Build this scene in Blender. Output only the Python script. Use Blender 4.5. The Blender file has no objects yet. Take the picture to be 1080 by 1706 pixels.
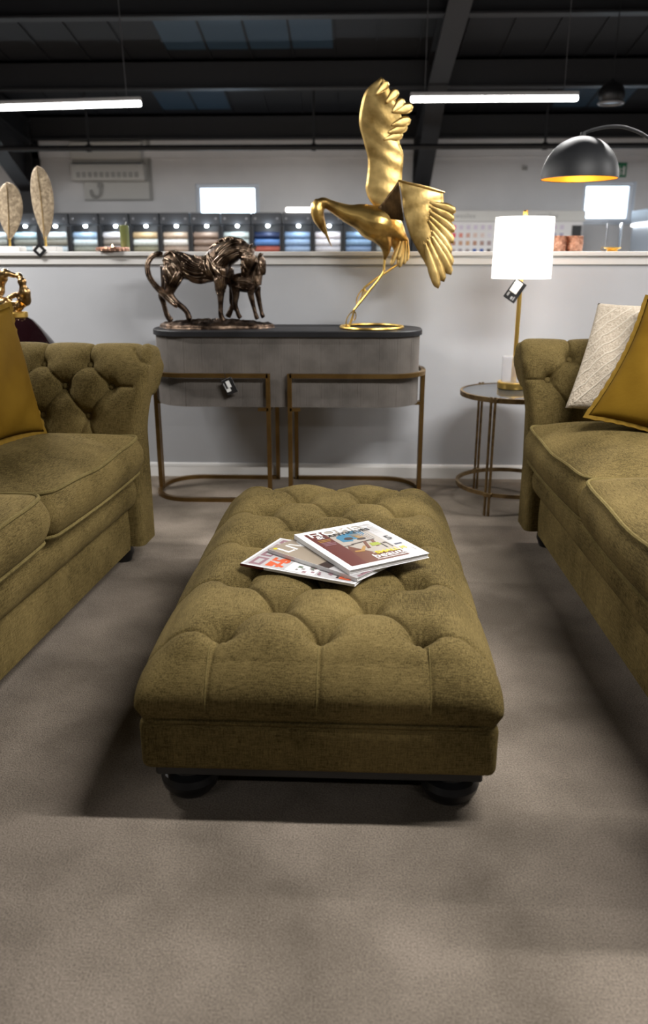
import bpy, bmesh, math, random
import numpy as np
from mathutils import Vector, Matrix
from mathutils.bvhtree import BVHTree
random.seed(7); np.random.seed(7)
PI = math.pi
R = math.radians
scene = bpy.context.scene
COL = scene.collection

# ------------------------------------------------------------------ camera, world, exposure
cam_d = bpy.data.cameras.new('camera')
cam = bpy.data.objects.new('camera', cam_d); COL.objects.link(cam)
cam_d.sensor_fit = 'VERTICAL'; cam_d.sensor_height = 36.0; cam_d.sensor_width = 36.0
cam_d.lens = 28.0
cam.location = (0, 0, 1.15)
cam.rotation_euler = (R(90 - 17.68), 0, R(2.0))
cam_d.dof.use_dof = True
cam_d.dof.focus_distance = 2.3
cam_d.dof.aperture_fstop = 2.8
cam_d.clip_end = 200
scene.camera = cam

world = bpy.data.worlds.new('world'); scene.world = world
world.use_nodes = True
bg = world.node_tree.nodes['Background']
bg.inputs[0].default_value = (0.74, 0.87, 1.0, 1)
bg.inputs[1].default_value = 4.0

scene.view_settings.view_transform = 'Standard'
scene.view_settings.look = 'None'
scene.view_settings.gamma = 1.0
scene.view_settings.use_curve_mapping = False
scene.view_settings.exposure = 0.60

# the ceiling tubes hang in rows: (x centre, y, z, tilt, watts)
TUBES = [(1.25, 8.0, 2.535, 0.0, 165), (-2.70, 8.0, 2.50, -1.2, 165),
         (1.45, 4.9, 2.55, 0.0, 50), (-2.70, 4.9, 2.55, 0.0, 50),
         (1.28, 1.60, 2.50, 0.0, 80), (1.45, -1.3, 2.55, 0.0, 9), (-2.70, -1.3, 2.55, 0.0, 11), (-2.70, 3.20, 2.55, 0.0, 60),  # last one is unseen, added to brighten the partition's left side
         (5.60, 8.0, 2.55, 0.0, 165), (-6.60, 8.0, 2.55, 0.0, 165), (4.00, 3.20, 2.55, 0.0, 92)]  # last one is unseen, added to lift the carpet and wall behind

# ------------------------------------------------------------------ materials
def newmat(name):
    m = bpy.data.materials.new(name); m.use_nodes = True
    nt = m.node_tree
    return m, nt, nt.nodes['Principled BSDF']

def c4(c): return (c[0], c[1], c[2], 1.0)

def mat(name, col, rough=.5, metal=0.0, col2=None, nscale=20., bump=0.0, bscale=None, spec=None,
        sheen=0.0, detail=4., lo=.35, hi=.65, trans=0.0, coat=0.0, stretch=None, emit=None, estr=0.0, ior=None):
    m, nt, p = newmat(name)
    p.inputs['Base Color'].default_value = c4(col)
    p.inputs['Roughness'].default_value = rough
    p.inputs['Metallic'].default_value = metal
    if spec is not None: p.inputs['Specular IOR Level'].default_value = spec
    if sheen: 
        p.inputs['Sheen Weight'].default_value = sheen
        p.inputs['Sheen Roughness'].default_value = .4
        p.inputs['Sheen Tint'].default_value = c4([min(1, q * 3.0) for q in col])
    if trans: p.inputs['Transmission Weight'].default_value = trans
    if coat: p.inputs['Coat Weight'].default_value = coat
    if ior: p.inputs['IOR'].default_value = ior
    if emit:
        p.inputs['Emission Color'].default_value = c4(emit); p.inputs['Emission Strength'].default_value = estr
    if col2 is not None or bump:
        tc = nt.nodes.new('ShaderNodeTexCoord'); mp = nt.nodes.new('ShaderNodeMapping')
        nt.links.new(tc.outputs['Object'], mp.inputs['Vector'])
        if stretch: mp.inputs['Scale'].default_value = stretch
        if col2 is not None:
            n = nt.nodes.new('ShaderNodeTexNoise'); n.inputs['Scale'].default_value = nscale; n.inputs['Detail'].default_value = detail
            nt.links.new(mp.outputs[0], n.inputs['Vector'])
            r = nt.nodes.new('ShaderNodeValToRGB')
            r.color_ramp.elements[0].position = lo; r.color_ramp.elements[1].position = hi
            r.color_ramp.elements[0].color = c4(col); r.color_ramp.elements[1].color = c4(col2)
            nt.links.new(n.outputs['Fac'], r.inputs[0]); nt.links.new(r.outputs[0], p.inputs['Base Color'])
        if bump:
            n2 = nt.nodes.new('ShaderNodeTexNoise'); n2.inputs['Scale'].default_value = bscale or nscale; n2.inputs['Detail'].default_value = detail
            nt.links.new(mp.outputs[0], n2.inputs['Vector'])
            b = nt.nodes.new('ShaderNodeBump'); b.inputs['Strength'].default_value = bump; b.inputs['Distance'].default_value = .01
            nt.links.new(n2.outputs['Fac'], b.inputs['Height']); nt.links.new(b.outputs[0], p.inputs['Normal'])
    return m

def chenille(name, dark, light, patch):
    """woven slub chenille: two crossed stretched noises, large nap patches, fine relief, soft sheen"""
    m, nt, p = newmat(name)
    N, L = nt.nodes, nt.links
    tc = N.new('ShaderNodeTexCoord')
    def noise(scale, st, det=3.):
        mp = N.new('ShaderNodeMapping'); mp.inputs['Scale'].default_value = st
        L.new(tc.outputs['Object'], mp.inputs['Vector'])
        n = N.new('ShaderNodeTexNoise'); n.inputs['Scale'].default_value = scale; n.inputs['Detail'].default_value = det
        L.new(mp.outputs[0], n.inputs['Vector']); return n.outputs['Fac']
    a = noise(70, (.6, 9, 9)); b = noise(70, (9, 9, .6)); a2 = noise(70, (9, .6, 9)); big = noise(4.0, (1, 1, 1), 4)
    def mth(op, x, y):
        k = N.new('ShaderNodeMath'); k.operation = op
        for i, q in enumerate((x, y)):
            if isinstance(q, (int, float)): k.inputs[i].default_value = q
            else: L.new(q, k.inputs[i])
        return k.outputs[0]
    s = mth('ADD', mth('ADD', a, b), a2)
    s = mth('MULTIPLY', s, 1 / 3.)
    s = mth('ADD', mth('MULTIPLY', s, .75), mth('MULTIPLY', big, .25))
    r = N.new('ShaderNodeValToRGB')
    r.color_ramp.elements[0].position = .41; r.color_ramp.elements[1].position = .60
    r.color_ramp.elements[0].color = c4(dark); r.color_ramp.elements[1].color = c4(light)
    L.new(s, r.inputs[0]); L.new(r.outputs[0], p.inputs['Base Color'])
    bp = N.new('ShaderNodeBump'); bp.inputs['Strength'].default_value = .25; bp.inputs['Distance'].default_value = .004
    L.new(s, bp.inputs['Height']); L.new(bp.outputs[0], p.inputs['Normal'])
    p.inputs['Roughness'].default_value = .85
    p.inputs['Specular IOR Level'].default_value = .06
    p.inputs['Sheen Weight'].default_value = .04
    p.inputs['Sheen Roughness'].default_value = .35
    p.inputs['Sheen Tint'].default_value = c4(patch)
    return m

def carpet_mat():
    m, nt, p = newmat('carpet')
    N, L = nt.nodes, nt.links
    tc = N.new('ShaderNodeTexCoord')
    def noise(scale, det):
        n = N.new('ShaderNodeTexNoise'); n.inputs['Scale'].default_value = scale; n.inputs['Detail'].default_value = det
        L.new(tc.outputs['Object'], n.inputs['Vector']); return n.outputs['Fac']
    big = noise(2.6, 5); fine = noise(260, 2); mid = noise(60, 3)
    r = N.new('ShaderNodeValToRGB')
    r.color_ramp.elements[0].position = .38; r.color_ramp.elements[1].position = .62
    r.color_ramp.elements[0].color = c4((.128, .106, .083)); r.color_ramp.elements[1].color = c4((.236, .197, .159))
    L.new(big, r.inputs[0])
    r2 = N.new('ShaderNodeValToRGB')
    r2.color_ramp.elements[0].position = .3; r2.color_ramp.elements[1].position = .7
    r2.color_ramp.elements[0].color = (.62, .62, .62, 1); r2.color_ramp.elements[1].color = (1.2, 1.2, 1.2, 1)
    L.new(fine, r2.inputs[0])
    mx = N.new('ShaderNodeMix'); mx.data_type = 'RGBA'; mx.blend_type = 'MULTIPLY'; mx.inputs[0].default_value = 1
    L.new(r.outputs[0], mx.inputs[6]); L.new(r2.outputs[0], mx.inputs[7])
    L.new(mx.outputs[2], p.inputs['Base Color'])
    add = N.new('ShaderNodeMath'); add.operation = 'ADD'; L.new(fine, add.inputs[0]); L.new(mid, add.inputs[1])
    bp = N.new('ShaderNodeBump'); bp.inputs['Strength'].default_value = .5; bp.inputs['Distance'].default_value = .006
    L.new(add.outputs[0], bp.inputs['Height']); L.new(bp.outputs[0], p.inputs['Normal'])
    p.inputs['Roughness'].default_value = .95; p.inputs['Specular IOR Level'].default_value = .1
    return m

def pane_mat():
    m, nt, p = newmat('window_glass')
    N, L = nt.nodes, nt.links
    t = N.new('ShaderNodeBsdfTransparent'); t.inputs[0].default_value = (.95, .98, 1, 1)
    g = N.new('ShaderNodeBsdfGlossy'); g.inputs[1].default_value = .02
    f = N.new('ShaderNodeFresnel'); mx = N.new('ShaderNodeMixShader')
    L.new(f.outputs[0], mx.inputs[0]); L.new(t.outputs[0], mx.inputs[1]); L.new(g.outputs[0], mx.inputs[2])
    L.new(mx.outputs[0], N['Material Output'].inputs[0])
    return m

def patina_mat(name, c_hi, c_lo, rough, sc, lo, hi, bump=.15, bsc=40):
    m = mat(name, c_lo, rough, 1.0, col2=c_hi, nscale=sc, lo=lo, hi=hi, bump=bump, bscale=bsc, detail=6)
    return m

M = dict(
    olive=chenille('olive_chenille', (.031, .022, .0060), (.192, .141, .054), (.42, .33, .17)),
    olive_pipe=chenille('olive_piping', (.060, .045, .014), (.185, .142, .055), (.42, .36, .18)),
    carpet=carpet_mat(),
    wall=mat('grey_paint', (.44, .452, .475), .6, col2=(.47, .482, .505), nscale=3, bump=.03, bscale=150),
    wall_far=mat('far_wall_paint', (.70, .70, .71), .7, col2=(.75, .75, .76), nscale=2),
    wall_dim=mat('slate_wall_paint', (.20, .20, .21), .8),
    bronze_dk=patina_mat('bronze_shaded', (.22, .155, .11), (.030, .019, .013), .42, 24, .42, .72, .35, 60),  # darker bronze copy: shade between the strips put into the colour
    white=mat('white_paint', (.62, .61, .59), .45),
    capw=mat('cap_white', (.66, .65, .63), .4),
    black=mat('black_wood', (.008, .008, .009), .35),
    blacktop=mat('black_top', (.010, .010, .011), .5, col2=(.016, .016, .018), nscale=6, stretch=(1, 8, 1), spec=.25),
    rib=mat('ribbed_fabric', (.085, .075, .066), .85, col2=(.130, .115, .102), nscale=9, sheen=.2),
    brass=mat('antique_brass', (.21, .125, .042), .38, 1.0, col2=(.30, .19, .07), nscale=9),
    brass_dk=mat('aged_brass', (.18, .12, .06), .45, 1.0, col2=(.30, .21, .10), nscale=30),
    brass_pol=mat('polished_brass', (.84, .56, .15), .34, 1.0),
    gold=patina_mat('gold_leaf', (.86, .57, .18), (.26, .14, .04), .34, 11, .34, .56, .35, 16),
    gold_dk=patina_mat('black_brown_metal', (.16, .09, .035), (.03, .02, .012), .45, 14, .35, .7),
    champagne=patina_mat('champagne_gold', (.90, .64, .25), (.46, .29, .09), .40, 13, .32, .60, .25, 20),
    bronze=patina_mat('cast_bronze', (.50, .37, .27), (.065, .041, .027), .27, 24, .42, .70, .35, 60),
    sculpt_gold=patina_mat('cast_gold', (.62, .42, .19), (.24, .14, .055), .28, 14, .35, .65, .15, 40),
    leafm=mat('leaf_mesh_gold', (.26, .20, .13), .6, .35, col2=(.50, .40, .27), nscale=60, bump=.5, bscale=110, lo=.4, hi=.7),
    urn=mat('burgundy_glass', (.010, .003, .004), .08, coat=.6),
    shade=mat('lamp_shade_cloth', (.85, .84, .82), .8, emit=(1, .965, .92), estr=1.15),
    crystal=mat('clear_acrylic', (.93, .91, .92), .08, trans=.75, ior=1.3),
    glasst=mat('smoked_glass_top', (.045, .05, .055), .06),
    clear=mat('clear_glass', (.98, .99, 1), .02, trans=1.0, ior=1.15),
    mustard=mat('mustard_velvet', (.095, .050, .0035), .8, col2=(.135, .076, .007), nscale=5, spec=.05, bump=.06, bscale=120),
    mustard_trim=mat('mustard_flange', (.14, .082, .012), .8, spec=.05),
    cream=mat('cream_boucle', (.36, .30, .225), .95, col2=(.50, .43, .34), nscale=140, bump=.7, bscale=150, sheen=.2),
    cream_hi=mat('cream_vein', (.53, .47, .38), .9, bump=.4, bscale=150, sheen=.2),
    steel=mat('dark_steel', (.009, .009, .011), .55),
    roof=mat('roof_sheet', (.006, .007, .010), .6),
    rooflight=mat('blue_rooflight', (.022, .048, .08), .5),
    housing=mat('tube_housing', (.45, .45, .46), .4),
    tube=mat('tube_diffuser', (.9, .9, .9), .5, emit=(1.0, .985, .97), estr=9.0),
    wire=mat('wire_grey', (.20, .20, .21), .4, .6),
    grey_plastic=mat('grey_plastic', (.33, .33, .32), .5),
    offwhite=mat('offwhite_plastic', (.55, .55, .53), .45),
    displayd=mat('display_charcoal', (.012, .013, .016), .55),
    displaym=mat('display_header', (.022, .024, .029), .5),
    spot=mat('spot_glow', (1, 1, 1), .5, emit=(.86, .96, 1.0), estr=14.0),
    led=mat('led_strip', (1, 1, 1), .5, emit=(1.0, .93, .85), estr=5.0),
    flame=mat('tealight_flame', (1, .8, .5), .5, emit=(1.0, .72, .36), estr=9.0),
    cabinet=mat('pale_blue_cabinet', (.50, .58, .68), .4),
    copper=patina_mat('copper_mosaic', (.66, .40, .29), (.34, .17, .11), .3, 40, .35, .65, .6, 90),
    candle=mat('green_glass', (.10, .115, .035), .25, col2=(.17, .19, .07), nscale=8, stretch=(1, 1, .2)),
    lampblack=mat('matt_black', (.014, .015, .017), .52),
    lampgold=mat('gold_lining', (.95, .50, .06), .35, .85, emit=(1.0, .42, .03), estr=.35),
    tagblack=mat('tag_black', (.012, .012, .013), .35),
    tagwhite=mat('tag_label', (.70, .70, .68), .5),
    taggrey=mat('tag_print', (.30, .30, .30), .5),
    green=mat('exit_green', (.02, .20, .09), .5),
    paper=mat('paper_white', (.66, .655, .66), .45, spec=.3),
    pages=mat('page_edges', (.55, .54, .53), .7, col2=(.72, .71, .70), nscale=60, stretch=(.2, .2, 30)),
    frame_w=mat('window_frame_white', (.74, .80, .88), .4),
    pane=pane_mat(),
)
for i, (nm, c) in enumerate(dict(
        p_maroon=(.14, .028, .022), p_brown=(.17, .055, .028), p_beige=(.48, .43, .37), p_blue=(.045, .22, .36),
        p_dark=(.05, .03, .025), p_lime=(.35, .42, .02), p_yellow=(.82, .68, .02), p_white=(.82, .81, .79),
        p_orange=(.85, .15, .055), p_pale=(.60, .58, .58), p_tan=(.40, .33, .25), p_black=(.02, .02, .022),
        p_red=(.22, .035, .03), p_green=(.14, .19, .12), p_mauve=(.36, .20, .23), p_navy=(.03, .04, .10),
        p_grey=(.30, .28, .27), p_ochre=(.45, .25, .06)).items()):
    M[nm] = mat(nm, [v * (.80 if nm == 'p_white' else .62) for v in c], .4, spec=.3)

# ------------------------------------------------------------------ mesh helpers
class MB:
    def __init__(s): s.V = []; s.F = []
    def add(s, V, F, mx=None):
        o = len(s.V)
        if mx is not None: V = [tuple(mx @ Vector(v)) for v in V]
        s.V += [tuple(v) for v in V]; s.F += [tuple(i + o for i in f) for f in F]
        return s
    def build(s, name, m, parent=None, **k): return obj(name, s.V, s.F, m, parent, **k)

def link(o, parent=None):
    COL.objects.link(o)
    if parent is not None: o.parent = parent
    return o

def obj(name, V, F, m, parent=None, smooth=True, sharp=35, recalc=False):
    me = bpy.data.meshes.new(name)
    me.from_pydata([tuple(map(float, v)) for v in V], [], F); me.update()
    if recalc:
        b = bmesh.new(); b.from_mesh(me); bmesh.ops.recalc_face_normals(b, faces=b.faces); b.to_mesh(me); b.free()
    if smooth:
        me.polygons.foreach_set('use_smooth', [True] * len(me.polygons))
        if sharp is not None: me.set_sharp_from_angle(angle=R(sharp))
    me.materials.append(M[m] if isinstance(m, str) else m)
    return link(bpy.data.objects.new(name, me), parent)

def thing(name, label, cat, loc=(0, 0, 0), rz=0, group=None, kind=None):
    o = bpy.data.objects.new(name, None); COL.objects.link(o)
    o.empty_display_size = .1
    o.location = loc; o.rotation_euler = (0, 0, rz)
    return tag(o, label, cat, group, kind)

def tag(o, label, cat, group=None, kind=None):
    o['label'] = label; o['category'] = cat
    if group: o['group'] = group
    if kind: o['kind'] = kind
    return o

def struct(o, label, cat):
    return tag(o, label, cat, None, 'structure')

def box(x0, x1, y0, y1, z0, z1):
    V = [(x0, y0, z0), (x1, y0, z0), (x1, y1, z0), (x0, y1, z0), (x0, y0, z1), (x1, y0, z1), (x1, y1, z1), (x0, y1, z1)]
    return V, [(0, 3, 2, 1), (4, 5, 6, 7), (0, 1, 5, 4), (1, 2, 6, 5), (2, 3, 7, 6), (3, 0, 4, 7)]

def rbox(x0, x1, y0, y1, z0, z1, bev=.005, seg=2):
    b = bmesh.new(); bmesh.ops.create_cube(b, size=1)
    for v in b.verts:
        v.co = ((x0 + x1) / 2 + v.co.x * (x1 - x0), (y0 + y1) / 2 + v.co.y * (y1 - y0), (z0 + z1) / 2 + v.co.z * (z1 - z0))
    bmesh.ops.bevel(b, geom=list(b.edges), offset=bev, segments=seg, profile=.5, affect='EDGES')
    b.verts.ensure_lookup_table()
    V = [tuple(v.co) for v in b.verts]; F = [tuple(v.index for v in f.verts) for f in b.faces]
    b.free(); return V, F

def prism(pts, axis, a, b):
    """closed polygon extruded along an axis; pts are the other two coordinates in order"""
    n = len(pts)
    def mk(p, t):
        return (t, p[0], p[1]) if axis == 'x' else ((p[0], t, p[1]) if axis == 'y' else (p[0], p[1], t))
    V = [mk(p, a) for p in pts] + [mk(p, b) for p in pts]
    F = [tuple(range(n - 1, -1, -1)), tuple(range(n, 2 * n))]
    F += [(i, (i + 1) % n, n + (i + 1) % n, n + i) for i in range(n)]
    return V, F

def crom(P, n, closed=False):
    """Catmull-Rom resample of a point list, n points per segment"""
    P = [np.array(p, float) for p in P]; out = []
    N = len(P); segs = N if closed else N - 1
    for i in range(segs):
        if closed: p0, p1, p2, p3 = P[(i - 1) % N], P[i], P[(i + 1) % N], P[(i + 2) % N]
        else: p0, p1, p2, p3 = P[max(i - 1, 0)], P[i], P[i + 1], P[min(i + 2, N - 1)]
        for k in range(n):
            t = k / n
            out.append(.5 * ((2 * p1) + (-p0 + p2) * t + (2 * p0 - 5 * p1 + 4 * p2 - p3) * t * t + (-p0 + 3 * p1 - 3 * p2 + p3) * t ** 3))
    if not closed: out.append(P[-1])
    return out

def tube(P, r, n=8, closed=False, flat=1.0):
    P = [Vector([float(q) for q in p]) for p in P]; N = len(P)
    rr = [r] * N if isinstance(r, (int, float)) else list(r)
    V, F = [], []
    T = []
    for i in range(N):
        a = P[(i - 1) % N] if (closed or i > 0) else P[i]
        b = P[(i + 1) % N] if (closed or i < N - 1) else P[i]
        d = (b - a); T.append(d.normalized() if d.length > 1e-9 else Vector((0, 0, 1)))
    up = Vector((0, 0, 1)) if abs(T[0].z) < .9 else Vector((0, 1, 0))
    nx = T[0].cross(up).normalized()
    for i in range(N):
        nx = (nx - T[i] * nx.dot(T[i]))
        nx = nx.normalized() if nx.length > 1e-6 else T[i].orthogonal().normalized()
        ny = T[i].cross(nx)
        for k in range(n):
            a = 2 * PI * k / n
            V.append(tuple(P[i] + nx * (rr[i] * math.cos(a)) + ny * (rr[i] * flat * math.sin(a))))
    for i in range(N if closed else N - 1):
        j = (i + 1) % N
        for k in range(n):
            F.append((i * n + k, i * n + (k + 1) % n, j * n + (k + 1) % n, j * n + k))
    if not closed:
        F.append(tuple(range(n - 1, -1, -1))); F.append(tuple((N - 1) * n + k for k in range(n)))
    return V, F

def lathe(prof, n=32, cx=0, cy=0):
    V, F = [], []
    for (r, z) in prof:
        for k in range(n):
            a = 2 * PI * k / n; V.append((cx + max(r, 1e-4) * math.cos(a), cy + max(r, 1e-4) * math.sin(a), z))
    for i in range(len(prof) - 1):
        for k in range(n):
            F.append((i * n + k, i * n + (k + 1) % n, (i + 1) * n + (k + 1) % n, (i + 1) * n + k))
    F.append(tuple(range(n - 1, -1, -1))); F.append(tuple((len(prof) - 1) * n + k for k in range(n)))
    return V, F

def grid_faces(nu, nv, closed_u=False, closed_v=False):
    F = []
    for i in range(nu if closed_u else nu - 1):
        for j in range(nv if closed_v else nv - 1):
            a, b = i, (i + 1) % nu; c, d = j, (j + 1) % nv
            F.append((a * nv + c, b * nv + c, b * nv + d, a * nv + d))
    return F

def sweep_rect(path, w, z0, z1, closed=False):
    """flat bar of width w standing from z0 to z1 along a plan path"""
    P = [np.array(p, float) for p in path]; N = len(P); V = []
    for i in range(N):
        a = P[i - 1] if (closed or i > 0) else P[i]
        b = P[(i + 1) % N] if (closed or i < N - 1) else P[i]
        d = b - a; d /= np.linalg.norm(d); nrm = np.array([-d[1], d[0]])
        for (s, z) in ((-1, z0), (1, z0), (1, z1), (-1, z1)):
            q = P[i] + nrm * s * w / 2; V.append((q[0], q[1], z))
    F = []
    for i in range(N if closed else N - 1):
        j = (i + 1) % N
        for k in range(4): F.append((i * 4 + k, i * 4 + (k + 1) % 4, j * 4 + (k + 1) % 4, j * 4 + k))
    if not closed: F += [(3, 2, 1, 0), tuple((N - 1) * 4 + k for k in range(4))]
    return V, F

def copy_tree(o, parent=None):
    c = o.copy(); COL.objects.link(c); c.parent = parent
    for ch in list(o.children): copy_tree(ch, c)
    return c

def eval_mesh(o, name):
    bpy.context.view_layer.update()
    dg = bpy.context.evaluated_depsgraph_get()
    return bpy.data.meshes.new_from_object(o.evaluated_get(dg), depsgraph=dg)

def text(s, size, m, parent, loc, rot=(0, 0, 0), name='lettering', sx=1.0, ext=.0002, align='LEFT', shear=0, bold=0.0):
    cu = bpy.data.curves.new('t', 'FONT'); cu.body = s; cu.size = size; cu.extrude = ext; cu.align_x = align; cu.shear = shear
    cu.offset = bold; cu.resolution_u = 2
    t = bpy.data.objects.new('t', cu); COL.objects.link(t)
    me = eval_mesh(t, name); bpy.data.objects.remove(t)
    me.name = name; me.materials.clear(); me.materials.append(M[m])
    o = bpy.data.objects.new(name, me); link(o, parent); o.location = loc; o.rotation_euler = rot; o.scale = (sx, 1, 1)
    return o

def voxel_mesh(mb, voxel, smooth_it=3):
    """tapered limbs joined into one continuous skin; returns vertex and face lists"""
    t = obj('t', mb.V, mb.F, 'white', smooth=False)
    r = t.modifiers.new('r', 'REMESH'); r.mode = 'VOXEL'; r.voxel_size = voxel
    s = t.modifiers.new('s', 'SMOOTH'); s.iterations = smooth_it; s.factor = .5
    me = eval_mesh(t, 'x'); bpy.data.objects.remove(t)
    V = [tuple(v.co) for v in me.vertices]; F = [tuple(p.vertices) for p in me.polygons]
    bpy.data.meshes.remove(me); return V, F

def solid(o, th, off=0):
    md = o.modifiers.new('thickness', 'SOLIDIFY'); md.thickness = th; md.offset = off; return o

def seg_dist(px, py, a, b):
    ax, ay = a; bx, by = b; dx, dy = bx - ax, by - ay
    L2 = dx * dx + dy * dy
    t = np.clip(((px - ax) * dx + (py - ay) * dy) / L2, 0, 1)
    return np.hypot(px - ax - t * dx, py - ay - t * dy), t

def tuft(px, py, buttons, segs, D, rb, Ds, ws):
    """depth field of a deep-buttoned surface: dimples at the buttons, folded pleats between them"""
    dep = np.zeros_like(px); rip = np.zeros_like(px)
    for (bx, by) in buttons:
        d = np.hypot(px - bx, py - by)
        th = np.arctan2(py - by, px - bx)
        rip = np.maximum(rip, np.exp(-((d - rb * .62) / (rb * .42)) ** 2) * (.5 + .5 * np.sin(13 * th + 9 * bx)) ** 2)
        dep = np.maximum(dep, D * (.62 * np.exp(-(d / (rb * .62)) ** 1.6) + .38 * np.exp(-(d / (rb * 1.7)) ** 1.2)))
    cre = np.zeros_like(px)
    for sg in segs:
        a, b, k = sg[:3]
        d, t = seg_dist(px, py, a, b)
        if len(sg) > 3: k = k * (1 - sg[3] * t)
        cre = np.maximum(cre, k * (Ds * np.exp(-(d / ws) ** 1.2) + .42 * Ds * np.exp(-(d / (ws * 6.0)) ** 1.6)))
    return dep + cre * (1 - .4 * dep / max(D, 1e-6)) + .055 * D * rip

# ------------------------------------------------------------------ the setting
W0, WT = 4.25, .16        # front face and thickness of the half-height partition
floor = struct(obj('floor', *box(-9, 9, -8.5, 13.2, -.05, 0), 'carpet', smooth=False), 'taupe cut-pile carpet across the whole showroom floor', 'carpet')
wall_b = struct(obj('wall_back', *box(-9, 9, W0, W0 + WT, 0, 1.125), 'wall', smooth=False), 'pale grey half-height partition wall behind the console table', 'wall')
bb = MB(); bb.add(*prism([(W0 - .018, 0), (W0, 0), (W0, .075), (W0 - .006, .075), (W0 - .014, .068), (W0 - .018, .058)], 'x', -9, 9))
struct(bb.build('baseboard_back', 'white', smooth=False), 'white skirting board along the foot of the partition', 'baseboard')
cp = MB(); cp.add(*rbox(-9, 9, W0 - .012, W0 + WT + .012, 1.118, 1.152, .003, 1)); cp.add(*rbox(-9, 9, W0 - .026, W0 + WT + .026, 1.160, 1.182, .004, 2)); cp.add(*box(-9, 9, W0 - .004, W0 + WT, 1.150, 1.162))
struct(cp.build('trim_1', 'capw', smooth=False), 'white moulded capping ledge on top of the partition', 'ledge')
YF = 13.0
WINS = [(-2.42, -1.44, 1.60, 2.23), (3.45, 4.23, 1.66, 2.24)]
fw = MB()
xs = [-9, WINS[0][0], WINS[0][1], WINS[1][0], WINS[1][1], 9]
for i in range(5):
    if i in (1, 3):
        w = WINS[(i - 1) // 2]; fw.add(*box(xs[i], xs[i + 1], YF, YF + .2, 0, w[2])); fw.add(*box(xs[i], xs[i + 1], YF, YF + .2, w[3], 3.35))
    else: fw.add(*box(xs[i], xs[i + 1], YF, YF + .2, 0, 3.35))
struct(fw.build('wall_far', 'wall_far', smooth=False), 'light grey outer wall at the far end of the showroom', 'wall')
struct(obj('wall_left', *box(-9.2, -9, -8.7, 13.2, 0, 5.3), 'wall_dim', smooth=False), 'grey side wall out of view to the left', 'wall')
struct(obj('wall_right', *box(9, 9.2, -8.7, 13.2, 0, 5.3), 'wall_dim', smooth=False), 'grey side wall out of view to the right', 'wall')
struct(obj('wall_rear', *box(-9, 9, -8.7, -8.5, 0, 3.4), 'wall_dim', smooth=False), 'grey wall behind the camera', 'wall')
SL = .176
def roof_z(y): return 3.10 + (YF - y) * SL if y > 2.25 else 3.10 + (YF - 2.25) * SL - (2.25 - y) * SL
rf = MB()
for (ya, yb) in ((13.2, 2.25), (2.25, -8.7)):
    rf.add([(-9.2, ya, roof_z(ya)), (9.2, ya, roof_z(ya)), (9.2, yb, roof_z(yb)), (-9.2, yb, roof_z(yb)),
            (-9.2, ya, roof_z(ya) + .08), (9.2, ya, roof_z(ya) + .08), (9.2, yb, roof_z(yb) + .08), (-9.2, yb, roof_z(yb) + .08)],
           [(0, 1, 2, 3), (7, 6, 5, 4), (0, 4, 5, 1), (2, 6, 7, 3), (1, 5, 6, 2), (3, 7, 4, 0)])
ceil = struct(rf.build('ceiling', 'roof', smooth=False), 'near-black pitched roof lining over the showroom', 'roof')
# standing seams of the lining and the bluish roof-light sheets, parts of the ceiling
sm = MB()
V, F = box(-.012, .012, 0, 10.6, -.018, .004); sm.add(V, F)
seam_me = None
for k in range(36):
    x = -8.75 + k * .5
    if seam_me is None:
        o = sm.build('sheet_seam', 'roof', ceil, smooth=False); seam_me = o.data
    else:
        o = link(bpy.data.objects.new('sheet_seam', seam_me), ceil)
    o.rotation_euler = (-math.atan(SL), 0, 0); o.location = (x, 2.4, roof_z(2.4) - .002)
rl_me = None
for (xa, ya, yb) in ((-2.75, 11.1, 12.5), (-2.25, 11.1, 12.5), (-2.25, 9.2, 10.6), (-1.75, 9.2, 10.6), (-1.25, 9.2, 10.6), (-.75, 9.2, 10.6), (2.75, 11.1, 12.5), (3.25, 11.1, 12.5)):
    V = [(0, 0, 0), (.47, 0, 0), (.47, yb - ya, -(yb - ya) * SL), (0, yb - ya, -(yb - ya) * SL)]
    V += [(a, b, c - .012) for a, b, c in V]
    o = obj('rooflight_sheet', V, [(0, 1, 2, 3), (7, 6, 5, 4), (0, 4, 5, 1), (1, 5, 6, 2), (2, 6, 7, 3), (3, 7, 4, 0)], 'rooflight', ceil, smooth=False)
    o.location = (xa + .015, ya, roof_z(ya) - .004)

for i, w in enumerate(WINS):
    x0, x1, z0, z1 = w
    t = thing('window_%d' % (i + 1), ['wide daylit window above the sample stands, left of the crane sculpture', 'daylit window under the green exit sign at far right'][i], 'window', ((x0 + x1) / 2, YF, z0), kind='structure')
    hw, hh = (x1 - x0) / 2, z1 - z0
    fr = MB()
    for (a, b, c, d) in ((-hw, hw, 0, .07), (-hw, hw, hh - .06, hh), (-hw, -hw + .06, .07, hh - .06), (hw - .08, hw, .07, hh - .06)):
        fr.add(*rbox(a, b, .06, .14, c, d, .008, 1))
    fr.build('window_frame', 'frame_w', t, smooth=False)
    obj('window_sill', *rbox(-hw, hw, -.05, .06, -.03, .005, .006, 1), 'frame_w', t, smooth=False)
    obj('reveal', *box(hw - .015, hw, -.0, .06, .005, hh), 'frame_w', t, smooth=False)
    obj('pane', *box(-hw + .06, hw - .09, .095, .105, .06, hh - .05), 'pane', t, smooth=False)

# horizontal boxed ledge on the far wall
struct(obj('trim_2', *box(-9, 9, YF - .10, YF, 2.585, 2.70), 'wall_far', smooth=False), 'pale boxed ledge running along the far wall', 'ledge')

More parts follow.
